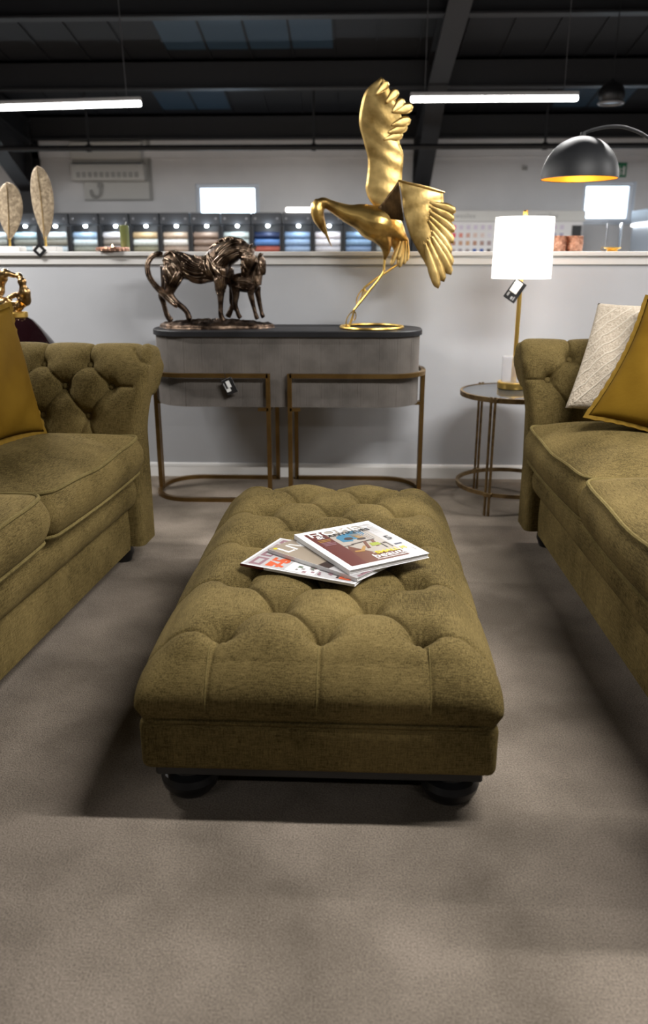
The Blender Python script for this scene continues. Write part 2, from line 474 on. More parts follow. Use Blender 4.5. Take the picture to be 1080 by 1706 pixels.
# ------------------------------------------------------------------ steel frame of the building
def portal(x, label):
    t = thing('steel_frame', label, 'steel frame', (x, 0, 0), group='portal frames of the roof')
    w = .115
    c = MB()
    c.add(*box(-w, w, 12.58, 12.60, 0, 2.98)); c.add(*box(-w, w, 12.90, 12.92, 0, 2.98)); c.add(*box(-.012, .012, 12.60, 12.90, 0, 2.98))
    c.build('column', 'steel', t, smooth=False)
    r = MB()
    for (dz0, dz1, hw_) in ((-.10, -.08, w), (-.40, -.38, w), (-.38, -.10, .012)):
        ya, yb = 12.95, 2.25
        za, zb = roof_z(ya), roof_z(yb)
        r.add([(-hw_, ya, za + dz0), (hw_, ya, za + dz0), (hw_, yb, zb + dz0), (-hw_, yb, zb + dz0), (-hw_, ya, za + dz1), (hw_, ya, za + dz1), (hw_, yb, zb + dz1), (-hw_, yb, zb + dz1)],
              [(0, 3, 2, 1), (4, 5, 6, 7), (0, 1, 5, 4), (1, 2, 6, 5), (2, 3, 7, 6), (3, 0, 4, 7)])
    r.build('rafter', 'steel', t, smooth=False)
    h = MB()
    h.add(*prism([(12.58, 2.12), (12.58, 2.80), (10.6, roof_z(10.6) - .39)], 'x', -.012, .012))
    h.add([(-w, 12.58, 2.12), (w, 12.58, 2.12), (w, 10.6, roof_z(10.6) - .40), (-w, 10.6, roof_z(10.6) - .40), (-w, 12.58, 2.10), (w, 12.58, 2.10), (w, 10.6, roof_z(10.6) - .42), (-w, 10.6, roof_z(10.6) - .42)],
          [(0, 1, 2, 3), (7, 6, 5, 4), (0, 4, 5, 1), (1, 5, 6, 2), (2, 6, 7, 3), (3, 7, 4, 0)])
    h.build('haunch', 'steel', t, smooth=False)
    return t
portal(-4.86, 'dark steel column and sloping rafter behind the golden leaf sculptures')
portal(.99, 'dark steel column and sloping rafter behind the golden crane')
for (y, lab) in ((12.72, 'lowest dark roof beam just above the far wall'), (10.9, 'second dark roof beam up, above the glowing tubes'), (9.1, 'third dark roof beam up, near the top of the photo'), (7.2, 'dark roof beam above the photo, beyond the sofas'), (5.3, 'dark roof beam overhead, above the partition')):
    z = roof_z(y)
    p = MB(); p.add(*box(-9, 9, y - .04, y + .04, z - .33, z - .02)); p.add(*box(-9, 9, y - .11, y + .04, z - .345, z - .325)); p.add(*box(-9, 9, y - .04, y + .11, z - .04, z - .02))
    tag(p.build('roof_beam', 'steel', smooth=False), lab, 'beam', 'roof beams')
# black service pipe on hangers
t = thing('service_pipe', 'black horizontal pipe on hangers along the far wall', 'pipe', (0, 11.40, 0))
obj('pipe', *tube([(-8.99, 0, 2.537), (8.99, 0, 2.537)], .036, 12), 'steel', t)
for x in (-3.516, -.532, 2.476, -6.5, 5.5):
    h = MB(); h.add(*tube([(x, 0, 2.537), (x, 0, 3.37)], .016, 6)); h.add(*tube([(x - .03, 0, 2.537), (x + .03, 0, 2.537)], .048, 12))
    h.build('hanger', 'steel', t)

# ------------------------------------------------------------------ ceiling tubes (each carries its own light)
TL = 1.5
LAB = ['glowing white tube light right of the crane, hanging above the far stands', 'glowing white tube light at the upper left, cut by the photo edge',
       'tube light above the partition on the right, over the lamp table', 'tube light above the partition on the left, over the leaf sculptures',
       'tube light overhead, above the right sofa', 'tube light behind the camera on the right', 'tube light behind the camera on the left', 'added unseen tube light overhead, beyond the left sofa',
       'far right tube light over the pale blue cabinet', 'far left tube light beyond the steel column', 'added unseen tube light overhead, beyond the right sofa']
for i, (x, y, z, tilt, watt) in enumerate(TUBES):
    t = thing('tube_light', LAB[i], 'light', (x, y, z), group='hanging tube lights')
    t.rotation_euler = (0, R(tilt), 0)
    obj('housing', *rbox(-TL / 2, TL / 2, -.032, .032, 0, .035, .004, 1), 'housing', t, smooth=False)
    obj('diffuser', *rbox(-TL / 2 + .004, TL / 2 - .004, -.030, .030, -.042, 0, .012, 3), 'tube', t)
    for s in (-1, 1):
        top = min(roof_z(y) - z - .02, 3)
        obj('suspension_wire', *tube([(s * (TL / 2 - .13), 0, .03), (s * (TL / 2 - .13), 0, top)], .004, 5), 'wire', t)
    ld = bpy.data.lights.new('tube_glow', 'AREA'); ld.shape = 'RECTANGLE'; ld.size = TL - .02; ld.size_y = .055
    ld.energy = watt; ld.color = (1.0, .975, .95)
    lo = bpy.data.objects.new('tube_glow', ld); link(lo, t); lo.location = (0, 0, -.045)

# ------------------------------------------------------------------ ottoman
OX, OY0, OY1 = -.060, 1.445, 2.80
ott = thing('ottoman', 'long olive deep-buttoned footstool with black bun feet holding magazines', 'ottoman', (OX, (OY0 + OY1) / 2, 0), R(-.4))
HW, HL = .380, (OY1 - OY0) / 2
def ottoman_pad():
    nx, ny = 290, 470
    def axis(n, half, Rr):
        # arc-length-like spacing: round the border over a quarter turn
        a = np.linspace(-1, 1, n); q = .5 * PI * Rr * .8; tot = (half - Rr) + q
        s = a * tot; x = np.clip(s, -(half - Rr), half - Rr); ph = np.clip((np.abs(s) - (half - Rr)) / q, 0, 1) * PI / 2
        x = x + np.sign(s) * Rr * np.sin(ph); return x, ph
    Rr = .125
    x, px = axis(nx, HW - .004, Rr); y, py = axis(ny, HL - .004, Rr)
    X, Yg = np.meshgrid(x, y, indexing='ij'); PX, PY = np.meshgrid(px, py, indexing='ij')
    fr = np.clip(np.cos(PX) ** .80 * np.cos(PY) ** .80, 0, 1)
    # rounded plan corners
    cx = np.clip(np.abs(X) - (HW - .05), 0, None); cy = np.clip(np.abs(Yg) - (HL - .05), 0, None)
    rr = np.hypot(cx, cy); k = np.where(rr > .054, .054 / np.maximum(rr, 1e-6), 1)
    X2 = np.where(rr > .054, np.sign(X) * ((HW - .05) + cx * k), X); Y2 = np.where(rr > .054, np.sign(Yg) * ((HL - .05) + cy * k), Yg)
    X, Yg = X2, Y2
    Z = .222 + .178 * fr
    rows = 9; pitch = (2.685 - 1.556) / 8; y0 = 1.556 - (OY0 + OY1) / 2
    B = []; rowsB = []
    for r in range(rows):
        xs_ = (-.216, 0, .216) if r % 2 == 0 else (-.108, .108)
        rowsB.append([(a + .003, y0 + r * pitch) for a in xs_]); B += rowsB[-1]
    S = []
    for r in range(rows - 1):
        for a in rowsB[r]:
            for b in rowsB[r + 1]:
                if abs(a[0] - b[0]) < .12: S.append((a, b, 1.0))
    for r in (0, 8):
        for a in rowsB[r]:
            e = -HL - .02 if r == 0 else HL + .02
            S.append((a, (a[0] * 1.10, e), .75, .92))
    for r in range(0, rows, 2):
        S.append((rowsB[r][0], (-HW - .02, rowsB[r][0][1] + .0), .9, .7)); S.append((rowsB[r][-1], (HW + .02, rowsB[r][-1][1]), .9, .7))
    dep = tuft(X, Yg, B, S, .064, .042, .0150, .0042)
    # puffs swell between the buttons
    # normals of the undisturbed cushion
    P = np.stack([X, Yg, Z], -1)
    du = np.gradient(P, axis=0); dv = np.gradient(P, axis=1); n = np.cross(du, dv); n /= np.maximum(np.linalg.norm(n, axis=-1, keepdims=True), 1e-9)
    edge = np.clip((Z - .222) / .05, 0, 1)
    P = P - n * (dep * edge)[..., None]
    # the sides belly out over the border band and tuck in again at the seam
    hf = np.clip((Z - .222) / .178, 0, 1); bel = .020 * np.sin(PI * np.clip(hf / .72, 0, 1))
    P[..., 0] += np.sign(X) * bel * np.sin(PX) ; P[..., 1] += np.sign(Yg) * bel * np.sin(PY)
    # slight sag of the front lip over the border band
    V = P.reshape(-1, 3)
    F = grid_faces(nx, ny)
    return V, F, B, P, x, y
V, F, BTN, PG, gx, gy = ottoman_pad()
pad = obj('buttoned_top', V, F, 'olive', ott, sharp=None)
mb = MB()
bme = None
for (bx, by) in BTN:
    i = int(np.argmin(np.abs(gx - bx))); j = int(np.argmin(np.abs(gy - by)))
    V, F = lathe([(.0001, -.004), (.011, -.003), (.0125, .001), (.010, .005), (.005, .0075), (.0001, .008)], 12)
    if bme is None: o = obj('button', V, F, 'olive', pad); bme = o.data
    else: o = link(bpy.data.objects.new('button', bme), pad)
    o.location = (bx, by, PG[i, j, 2] + .001)
# straight seams down the front and back faces
for yy, sgn in ((-HL, -1), (HL, 1)):
    for a in (-.216, 0, .216):
        i = int(np.argmin(np.abs(gx - a * 1.08))); pts = []
        jr = range(0, 96, 4) if sgn < 0 else range(len(gy) - 1, len(gy) - 97, -4)
        for j in jr:
            p = PG[i, j]
            if p[2] > .236 and abs(p[1]) > abs(HL) - .085: pts.append((p[0], p[1] + sgn * .0003, p[2] + .0003))
        if len(pts) > 3: obj('seam', *tube(pts, .0016, 5), 'olive_pipe', pad)
bd = MB(); bd.add(*rbox(-HW, HW, -HL, HL, .100, .224, .020, 4))
bd.build('border_band', 'olive', ott)
def rring(hw_, hl_, r, n=8):
    P = []
    for (cx, cy, a0) in ((hw_ - r, hl_ - r, 0), (-hw_ + r, hl_ - r, 90), (-hw_ + r, -hl_ + r, 180), (hw_ - r, -hl_ + r, 270)):
        for k in range(n + 1):
            a = R(a0 + 90 * k / n); P.append((cx + r * math.cos(a), cy + r * math.sin(a)))
    return P
obj('seam_welt', *tube([(a, b, .223) for a, b in rring(HW + .001, HL + .001, .05)], .0045, 6, closed=True), 'olive', ott)
obj('plinth', *rbox(-HW + .025, HW - .025, -HL + .025, HL - .025, .072, .104, .004, 1), 'black', ott, smooth=False)
for sx in (-1, 1):
    for sy in (-1, 1):
        V, F = lathe([(.040, .078), (.050, .074), (.052, .066), (.046, .060), (.060, .052), (.066, .038), (.062, .022), (.050, .006), (.044, 0)], 28, sx * (HW - .088), sy * (HL - .085))
        obj('bun_foot', V, F, 'black', ott)

# ------------------------------------------------------------------ sofas
ARM = crom([(0, .085), (-.002, .30), (0, .50), (.004, .60), (.012, .69), (.034, .775), (.075, .828), (.128, .848), (.185, .832), (.236, .788), (.256, .725), (.244, .668), (.212, .640), (.176, .640), (.158, .615), (.158, .52), (.160, .30), (.158, .085)], 14)
ARM = np.array(ARM)
def prof_normals(Q):
    d = np.gradient(Q, axis=0); n = np.stack([-d[:, 1], d[:, 0]], -1); return n / np.linalg.norm(n, axis=1, keepdims=True)
ARMN = prof_normals(ARM)       # points outward (away from the stuffing): left of travel
if ARMN[10][0] > 0: ARMN = -ARMN
ARMS = np.concatenate([[0], np.cumsum(np.linalg.norm(np.diff(ARM, axis=0), axis=1))])
def s_at(w):                    # arc length on the inner face at height w
    k = int(np.argmin(np.abs(ARM[:105, 1] - w))); return ARMS[k]
def smooth01(a, b, x):
    t = np.clip((x - a) / (b - a), 0, 1); return t * t * (3 - 2 * t)

def roll_panel(t_front, t_back, front_of, buttons, segs, place, name, parent, fl, cap_r=.028, n=210):
    """rolled upholstered panel: profile ARM swept along t from a (flared, rounded) front to the back, deep-buttoned.
    place(o, t, w) gives local coordinates."""
    m_ = len(ARM)
    tt = np.linspace(0, 1, n) ** 1.0
    rows = []
    O = np.tile(ARM[:, 0], (n, 1)); Wd = np.tile(ARM[:, 1], (n, 1)); S = np.tile(ARMS, (n, 1))
    Fr = np.array([front_of(w) for w in ARM[:, 1]])
    T = Fr[None, :] + (t_back - Fr[None, :]) * tt[:, None]
    dep = tuft(T, S, buttons, segs, .050, .036, .0120, .0042)
    dep *= smooth01(s_at(.40), s_at(.47), S) * (1 - smooth01(ARMS[-1] * .62, ARMS[-1] * .70, S))
    # the stuffing swells between buttons
    O2 = O - ARMN[None, :, 0] * dep; W2 = Wd - ARMN[None, :, 1] * dep
    P = []
    for th in np.linspace(PI / 2, 0, 6)[:-1]:
        off = cap_r * (1 - math.cos(th)); sh = cap_r * math.sin(th)
        # pleats gather around the front scroll
        rip = .0085 * np.sin(ARMS * 62) * smooth01(.66, .74, ARM[:, 1]) * math.sin(th)
        P.append(np.stack([O2[0] - ARMN[:, 0] * (off + rip), T[0] - sh, W2[0] - ARMN[:, 1] * (off + rip)], -1))
    for i in range(n): P.append(np.stack([O2[i], T[i], W2[i]], -1))
    P = np.array(P)
    V = [place(*q) for q in P.reshape(-1, 3)]
    F = grid_faces(P.shape[0], m_)
    F.append(tuple(range(m_))); F.append(tuple((P.shape[0] - 1) * m_ + k for k in range(m_ - 1, -1, -1)))
    for i in range(P.shape[0] - 1): F.append((i * m_, (i + 1) * m_, (i + 1) * m_ + m_ - 1, i * m_ + m_ - 1))
    a = obj(name, V, F, 'olive', parent, sharp=60, recalc=True)
    # buttons
    for (bt, bs) in buttons:
        if bt < t_front or bt > t_back: continue
        k = int(np.argmin(np.abs(ARMS - bs)))
        o_, w_ = ARM[k] - ARMN[k] * .046
        c = Vector(place(o_, bt, w_)); q = Vector(place(o_ + ARMN[k][0] * .05, bt, w_ + ARMN[k][1] * .05)) - c
        V, F = lathe([(.0001, -.006), (.010, -.005), (.0125, 0), (.010, .005), (.005, .0075), (.0001, .008)], 10)
        b = obj('button', V, F, 'olive', a)
        b.location = c; b.rotation_euler = Vector((0, 0, 1)).rotation_difference(q.normalized()).to_euler()
    return a

def cushion(place, u0, u1, v0, v1, w0, w1, crown, parent, bow=.012):
    n = 26; c = []
    hu, hv = (u1 - u0) / 2, (v1 - v0) / 2; mu, mv = (u0 + u1) / 2, (v0 + v1) / 2
    ring = []
    r = .045
    # rounded rectangle with slightly bowed sides
    pts = []
    for (cu, cv, a0) in ((hu - r, hv - r, 0), (-hu + r, hv - r, 90), (-hu + r, -hv + r, 180), (hu - r, -hv + r, 270)):
        for k in range(9):
            a = R(a0 + 90 * k / 8); pts.append((cu + r * math.cos(a), cv + r * math.sin(a)))
        nu, nv = pts[-1]
        nxt = {0: (-hu + r, hv), 90: (-hu, -hv + r), 180: (hu - r, -hv), 270: (hu, hv - r)}[a0]
        for k in range(1, 18):
            q = k / 18; pts.append((nu + (nxt[0] - nu) * q, nv + (nxt[1] - nv) * q))
    pts = np.array(pts)
    bu = 1 + bow / hu * (1 - (pts[:, 1] / hv) ** 2); bv = 1 + bow * .4 / hv * (1 - (pts[:, 0] / hu) ** 2)
    pts = np.stack([pts[:, 0] * bu, pts[:, 1] * bv], -1)
    m_ = len(pts); rings = []
    zc = lambda uu, vv: .010 * np.cos(2.6 * uu / hu) * 0
    def edge_z(base):      # the seams dip a little along each side and lift at the corners
        corner = (np.abs(pts[:, 0]) / hu) ** 4 * (np.abs(pts[:, 1]) / hv) ** 4
        return base + .018 * np.clip(corner, 0, 1) + .004 * np.sin(pts[:, 0] * 23 + pts[:, 1] * 17)
    for s in np.linspace(0.02, 1, 18):
        z = edge_z(w1) + crown * (1 - s ** 2.6)
        zz = w1 + crown * (1 - s ** 2.6) + (edge_z(w1) - w1) * s ** 4
        rings.append(np.stack([pts[:, 0] * s, pts[:, 1] * s, zz], -1))
    top = len(rings) - 1
    for q in np.linspace(0, 1, 9)[1:-1]:
        s = 1 + .020 * math.sin(PI * q) / max(hu, .2)
        z = edge_z(w1) * (1 - q) + w0 * q
        rings.append(np.stack([pts[:, 0] * s, pts[:, 1] * s, z], -1))
    for s in np.linspace(1, .02, 8):
        rings.append(np.stack([pts[:, 0] * s, pts[:, 1] * s, np.full(m_, w0) - .012 * (1 - s ** 3)], -1))
    P = np.array(rings)
    V = [place(p[0] + mu, p[1] + mv, p[2]) for p in P.reshape(-1, 3)]
    F = grid_faces(P.shape[0], m_, closed_v=True)
    F.append(tuple(range(m_))); F.append(tuple((P.shape[0] - 1) * m_ + k for k in range(m_)))
    o = obj('seat_cushion', V, F, 'olive', parent, sharp=None, recalc=True)
    for ring in (P[top], P[top + 8]):
        obj('piping', *tube([place(p[0] * 1.004 + mu, p[1] * 1.004 + mv, p[2]) for p in ring], .0062, 7, closed=True), 'olive_pipe', o)
    return o

def make_sofa(side, X0, Y0, rz, label, L, boff, crown, ex):
    """side +1 faces +X. u runs back from the front, v runs from the far arm towards the camera."""
    s = thing('sofa', label, 'sofa', (X0, Y0, 0), rz, 'pair of olive buttoned sofas')
    pl = lambda u, v, w: (-side * u, -v, w)
    flare = lambda w: -.026 - .050 * float(smooth01(.50, .80, w))
    rowU, rowM, rowL = s_at(.795), s_at(.705), s_at(.585)
    pitch = .18
    def field(n, off, front=True, back_end=None):
        B, S = [], []
        for k in range(n + 1):
            m = (off + k * pitch, rowM); B.append(m)
            up = (off + .085 + k * pitch, rowU); lo = (off + .095 + k * pitch, rowL)
            B += [up, lo]
            S += [(m, up, 1.0), (m, lo, 1.0)]
            nm = (off + (k + 1) * pitch, rowM)
            S += [(nm, up, 1.0), (nm, lo, 1.0)]
            S += [(up, (up[0] + .004, ARMS[-1] * .66), .9), (lo, (lo[0] - .045, s_at(.47)), .6), (lo, (lo[0] + .045, s_at(.47)), .6)]
        if front:
            S += [((off, rowM), (off - .09, rowM), .7), ((off, rowM), (off - .10, rowU + .03), .0)]
            S += [((off - .085, rowU + .06), (off - .13, rowU - .015), .9), ((off - .07, rowU + .16), (off - .15, rowU + .04), .8)]
        return B, S
    B, S = field(3, .045 + boff)
    far = roll_panel(-.12, .86, flare, B, S, lambda o, t, w: pl(t, -o, w), 'arm', s, True)
    near = roll_panel(-.12, .86, flare, B, S, lambda o, t, w: pl(t, L + o, w), 'arm', s, True)
    Bk, Sk = field(int((L + .1) / pitch), .02, front=False)
    roll_panel(-.10, L + .10, lambda w: -.10, Bk, Sk, lambda o, t, w: pl(.66 + o, t, w), 'back', s, False, n=240)
    # base: front panel, padded lip and deck
    prof = [(.0, .072), (-.004, .15), (-.001, .228), (.004, .236), (-.018, .246), (-.036, .275), (-.040, .318), (-.026, .358), (.004, .384), (.05, .392), (.80, .392), (.80, .072)]
    prof = [tuple(p) for p in crom(prof[:9], 5)] + prof[9:]
    n = len(prof); V = [pl(p[0], 0.0, p[1]) for p in prof] + [pl(p[0], L, p[1]) for p in prof]
    F = [tuple(range(n)), tuple(range(2 * n - 1, n - 1, -1))] + [(i, (i + 1) % n, n + (i + 1) % n, n + i) for i in range(n)]
    base = obj('base', V, F, 'olive', s, sharp=50, recalc=True)
    obj('piping', *tube([pl(.001, v, .236) for v in np.linspace(.0, L, 30)], .0045, 6), 'olive_pipe', base)
    half = L / 2
    cushion(pl, -.068, .63, .010, half - .004, .392, .515, crown, s)
    cushion(pl, -.062 - ex, .63, half + .004, L - .010, .392, .515, crown, s)
    for (u, v) in ((.06, -.07), (.06, L + .07), (.78, -.07), (.78, L + .07)):
        c = pl(u, v, 0)
        V, F = lathe([(.030, .088), (.040, .080), (.036, .068), (.044, .050), (.046, .036), (.038, .014), (.032, 0)], 20, c[0], c[1])
        obj('foot', V, F, 'black', s)
    return s

sofaL = make_sofa(1, -.852, 2.875, R(-4.6), 'olive buttoned sofa at the left holding one mustard cushion', 1.56, .0, .062, .0)
sofaR = make_sofa(-1, .766, 3.105, R(0.2), 'olive buttoned sofa at the right holding cream and mustard cushions', 1.60, -.045, .080, .012)

# ------------------------------------------------------------------ scatter cushions
def pillow(name, label, size, th, m, origin, wv, upv, pinch=.10, flange=None, group=None):
    """square cushion: origin = bottom corner, wv / upv = in-plane directions"""
    wv = Vector(wv).normalized(); upv = (Vector(upv) - wv * Vector(upv).dot(wv)).normalized(); nv = wv.cross(upv)
    t = thing(name, label, 'cushion', origin, 0, group)
    n = 46; a = np.linspace(-1, 1, n); A, B = np.meshgrid(a, a, indexing='ij')
    k = 1 - pinch * (1 - B ** 2); k2 = 1 - pinch * (1 - A ** 2)
    X = A * k * size / 2; Z = B * k2 * size / 2
    h = th / 2 * (np.clip(1 - A ** 2, 0, 1) * np.clip(1 - B ** 2, 0, 1)) ** .42
    h += .006 * np.sin(A * 7 + B * 5) * (1 - A ** 2) * (1 - B ** 2)
    V = []; 
    for sgn in (1, -1):
        for i in range(n):
            for j in range(n):
                p = wv * (X[i, j] + size / 2) + upv * (Z[i, j] + size / 2) + nv * (sgn * h[i, j]); V.append(tuple(p))
    F = grid_faces(n, n); F += [tuple(q + n * n for q in f[::-1]) for f in grid_faces(n, n)]
    b = MB(); b.add(V, F); o = b.build('cover', m, t, sharp=None, recalc=False)
    bmx = bmesh.new(); bmx.from_mesh(o.data); bmesh.ops.remove_doubles(bmx, verts=bmx.verts, dist=.0004); bmesh.ops.recalc_face_normals(bmx, faces=bmx.faces); bmx.to_mesh(o.data); bmx.free()
    edge = [(i, 0) for i in range(n)] + [(n - 1, j) for j in range(1, n)] + [(i, n - 1) for i in range(n - 2, -1, -1)] + [(0, j) for j in range(n - 2, 0, -1)]
    if flange:
        V = []; N = len(edge)
        for q, (i, j) in enumerate(edge):
            x, z = X[i, j], Z[i, j]; l = math.hypot(x, z); 
            ox = flange[1] * np.clip(A[i, j] * 1.6, -1, 1) if abs(A[i, j]) > .62 or True else 0
            dx = flange[1] * (1 if A[i, j] > .999 else -1 if A[i, j] < -.999 else 0); dz = flange[1] * (1 if B[i, j] > .999 else -1 if B[i, j] < -.999 else 0)
            wob = .004 * math.sin(q * 1.7)
            p0 = wv * (x + size / 2) + upv * (z + size / 2); p1 = wv * (x + dx + size / 2) + upv * (z + dz + size / 2) + nv * wob
            V += [tuple(p0 + nv * .003), tuple(p1 + nv * .003), tuple(p1 - nv * .003), tuple(p0 - nv * .003)]
        F = []
        for q in range(N):
            r_ = (q + 1) % N
            for c in range(4): F.append((q * 4 + c, q * 4 + (c + 1) % 4, r_ * 4 + (c + 1) % 4, r_ * 4 + c))
        obj('flange', V, F, flange[0], t, recalc=True)
    return t, (X, Z, h, wv, upv, nv, size)

pillow('scatter_cushion', 'mustard velvet cushion with a gathered edge on the left sofa', .43, .14, 'mustard', (-1.075, 2.70, .572), (-.22, -1, 0), (-.20, -.10, .90), flange=('mustard_trim', .016))
pc, pg_ = pillow('scatter_cushion', 'cream boucle cushion with raised leaf veins on the right sofa', .43, .12, 'cream', (.790, 2.955, .622), (.80, -.60, 0), (.86, .0, .84), pinch=.04)
pillow('scatter_cushion', 'mustard velvet cushion leaning before the cream cushion', .46, .13, 'mustard', (.822, 2.765, .630), (.78, -.60, -.19), (1.15, -.12, .80), pinch=.10, flange=('mustard_trim', .014))
# raised veins fanning over the cream cushion
X_, Z_, h_, wv, upv, nv, sz = pg_
def on_pillow(a, b, side):
    i = int(round((a + 1) / 2 * 45)); j = int(round((b + 1) / 2 * 45)); i = min(max(i, 0), 45); j = min(max(j, 0), 45)
    return tuple(wv * (X_[i, j] + sz / 2) + upv * (Z_[i, j] + sz / 2) + nv * (side * (h_[i, j] + .0005)))
# which side faces the room
sd = 1 if nv.x < 0 else -1
for k in range(9):
    b0 = -1.0 + k * .26
    for sgn in (-1, 1):
        pts = []
        for q in np.linspace(0, 1, 12):
            a = sgn * (.03 + .88 * q); b = b0 + .75 - 1.0 * q ** .8
            if abs(b) < .93: pts.append(on_pillow(a, b, sd))
        if len(pts) > 3: obj('vein', *tube(pts, .0034, 6), 'cream_hi', pc)
obj('vein', *tube([on_pillow(0, b, sd) for b in np.linspace(-.9, .9, 14)], .0028, 6), 'cream_hi', pc)

# ------------------------------------------------------------------ console table
CX0, CX1, CY0, CY1 = -.972, .338, 3.765, 4.185
con = thing('console_table', 'grey ribbed console with rounded ends on antique brass frames', 'console table', ((CX0 + CX1) / 2, (CY0 + CY1) / 2, 0))
cw, cd = (CX1 - CX0) / 2, (CY1 - CY0) / 2
def stadium(hw_, hd, r, step):
    P = []
    def arc(cx, cy, a0):
        n = max(4, int(r * PI / 2 / step))
        for k in range(n): a = R(a0 + 90 * k / n); P.append((cx + r * math.cos(a), cy + r * math.sin(a)))
    def line(a, b):
        d = math.dist(a, b); n = max(1, int(d / step))
        for k in range(n): P.append((a[0] + (b[0] - a[0]) * k / n, a[1] + (b[1] - a[1]) * k / n))
    arc(hw_ - r, hd - r, 0); line((hw_ - r, hd), (-hw_ + r, hd)); arc(-hw_ + r, hd - r, 90); line((-hw_, hd - r), (-hw_, -hd + r))
    arc(-hw_ + r, -hd + r, 180); line((-hw_ + r, -hd), (hw_ - r, -hd)); arc(hw_ - r, -hd + r, 270); line((hw_, -hd + r), (hw_, hd - r))
    return P
ring = stadium(cw - .012, cd - .012, .185, .0022)
# fluted cloth wrap: ribs about 7 mm apart
P = np.array(ring); d = np.roll(P, -1, 0) - np.roll(P, 1, 0); d /= np.maximum(np.linalg.norm(d, axis=1, keepdims=True), 1e-9); nn = np.stack([d[:, 1], -d[:, 0]], -1)
sl = np.concatenate([[0], np.cumsum(np.linalg.norm(np.diff(P, axis=0), axis=1))])
rib = .0022 * (np.abs(np.sin(PI * sl / .0078)) ** .6 - .5)
P = P + nn * rib[:, None]
n = len(P)
V = [(p[0], p[1], .470) for p in P] + [(p[0], p[1], .800) for p in P]
F = [(i, (i + 1) % n, n + (i + 1) % n, n + i) for i in range(n)] + [tuple(range(n - 1, -1, -1)), tuple(range(n, 2 * n))]
obj('ribbed_body', V, F, 'rib', con, sharp=70)
ring = stadium(cw, cd, .195, .012); n = len(ring)
tp = MB()
prof = [(.0, .800), (.0, .822), (.004, .826)]
V = []
for (ins, z) in prof:
    for p in stadium(cw - ins, cd - ins, .195 - ins, .012)[:]: pass
rings = [[(x * (1 - ins / cw), y * (1 - ins / cd), z) for x, y in ring] for ins, z in prof]
V = [q for r_ in rings for q in r_]
F = [(i * n + k, i * n + (k + 1) % n, (i + 1) * n + (k + 1) % n, (i + 1) * n + k) for i in range(2) for k in range(n)] + [tuple(range(n - 1, -1, -1)), tuple(range(2 * n, 3 * n))]
obj('table_top', V, F, 'blacktop', con)
# four brass half-loops: front and back, left and right
bw = .021
for sx in (-1, 1):
    for sy in (-1, 1):
        r = .185
        xin = {-1: -.079, 1: .023}[sx]
        hw_, hd = cw + .012, cd + .008
        path = [(xin, sy * hd), (sx * (hw_ - r), sy * hd)]
        for k in range(1, 13):
            a = PI / 2 * (1 - k / 12.); path.append((sx * (hw_ - r) + sx * r * math.cos(a), sy * (hd - r) + sy * r * math.sin(a)))
        path.append((sx * hw_, sy * .016))
        path2 = [path[0]] + [((path[0][0] + (path[1][0] - path[0][0]) * k / 6), path[0][1]) for k in range(1, 6)] + path[1:]
        obj('top_rail', *sweep_rect(path2, bw, .612, .632), 'brass', con, smooth=False)
        obj('floor_rail', *sweep_rect(path2, bw, .0, .020), 'brass', con, smooth=False)
        ex, ey = sx * hw_, sy * .016
        obj('leg', *rbox(path[0][0] - bw / 2, path[0][0] + bw / 2, path[0][1] - bw / 2, path[0][1] + bw / 2, 0, .632, .0015, 1), 'brass', con, smooth=False)
        obj('leg', *rbox(ex - bw / 2, ex + bw / 2, ey - bw / 2 * sy * sy, ey + bw / 2, 0, .632, .0015, 1), 'brass', con, smooth=False)
        obj('bracket', *box(min(xin, xin + sx * .05), max(xin, xin + sx * .05), sy * hd - bw / 2, sy * hd + bw / 2, .455, .470) , 'brass', con, smooth=False)
    obj('under_bar', *box(xin - bw / 2, xin + bw / 2, -cd, cd, .452, .470), 'brass', con, smooth=False)
    obj('end_bar', *box(min(sx * (cw - .20), sx * (cw + .012)), max(sx * (cw - .20), sx * (cw + .012)), -.027, .027, .455, .470), 'brass', con, smooth=False)

# ------------------------------------------------------------------ side table and table lamp
TX, TY, TR, TH = .775, 3.80, .258, .552
st = thing('side_table', 'round antique brass side table with dark glass top beside the right sofa', 'side table', (TX, TY, 0))
circ = lambda r, n=64: [(r * math.cos(2 * PI * k / n), r * math.sin(2 * PI * k / n)) for k in range(n)]
obj('top_rim', *sweep_rect(circ(TR - .006), .012, TH - .022, TH, closed=True), 'brass_dk', st, sharp=30)
obj('glass_top', *lathe([(TR - .011, TH - .010), (TR - .011, TH - .002)], 64), 'glasst', st)
obj('lower_ring', *sweep_rect(circ(TR - .006), .013, .092, .110, closed=True), 'brass_dk', st, sharp=30)
for a in (238, 118, 358):
    for d in (-2.1, 2.1):
        ang = R(a + d); r_ = TR + .006
        obj('leg', *tube([(r_ * math.cos(ang), r_ * math.sin(ang), 0), (r_ * math.cos(ang), r_ * math.sin(ang), TH + .004)], .0062, 8), 'brass_dk', st)
    for z in (.101, TH - .011):
        ang = R(a)
        o = obj('clamp', *rbox(-.008, .014, -.019, .019, -.010, .010, .002, 1), 'brass_dk', st, smooth=False)
        o.location = (TR * math.cos(ang), TR * math.sin(ang), z); o.rotation_euler = (0, 0, ang)

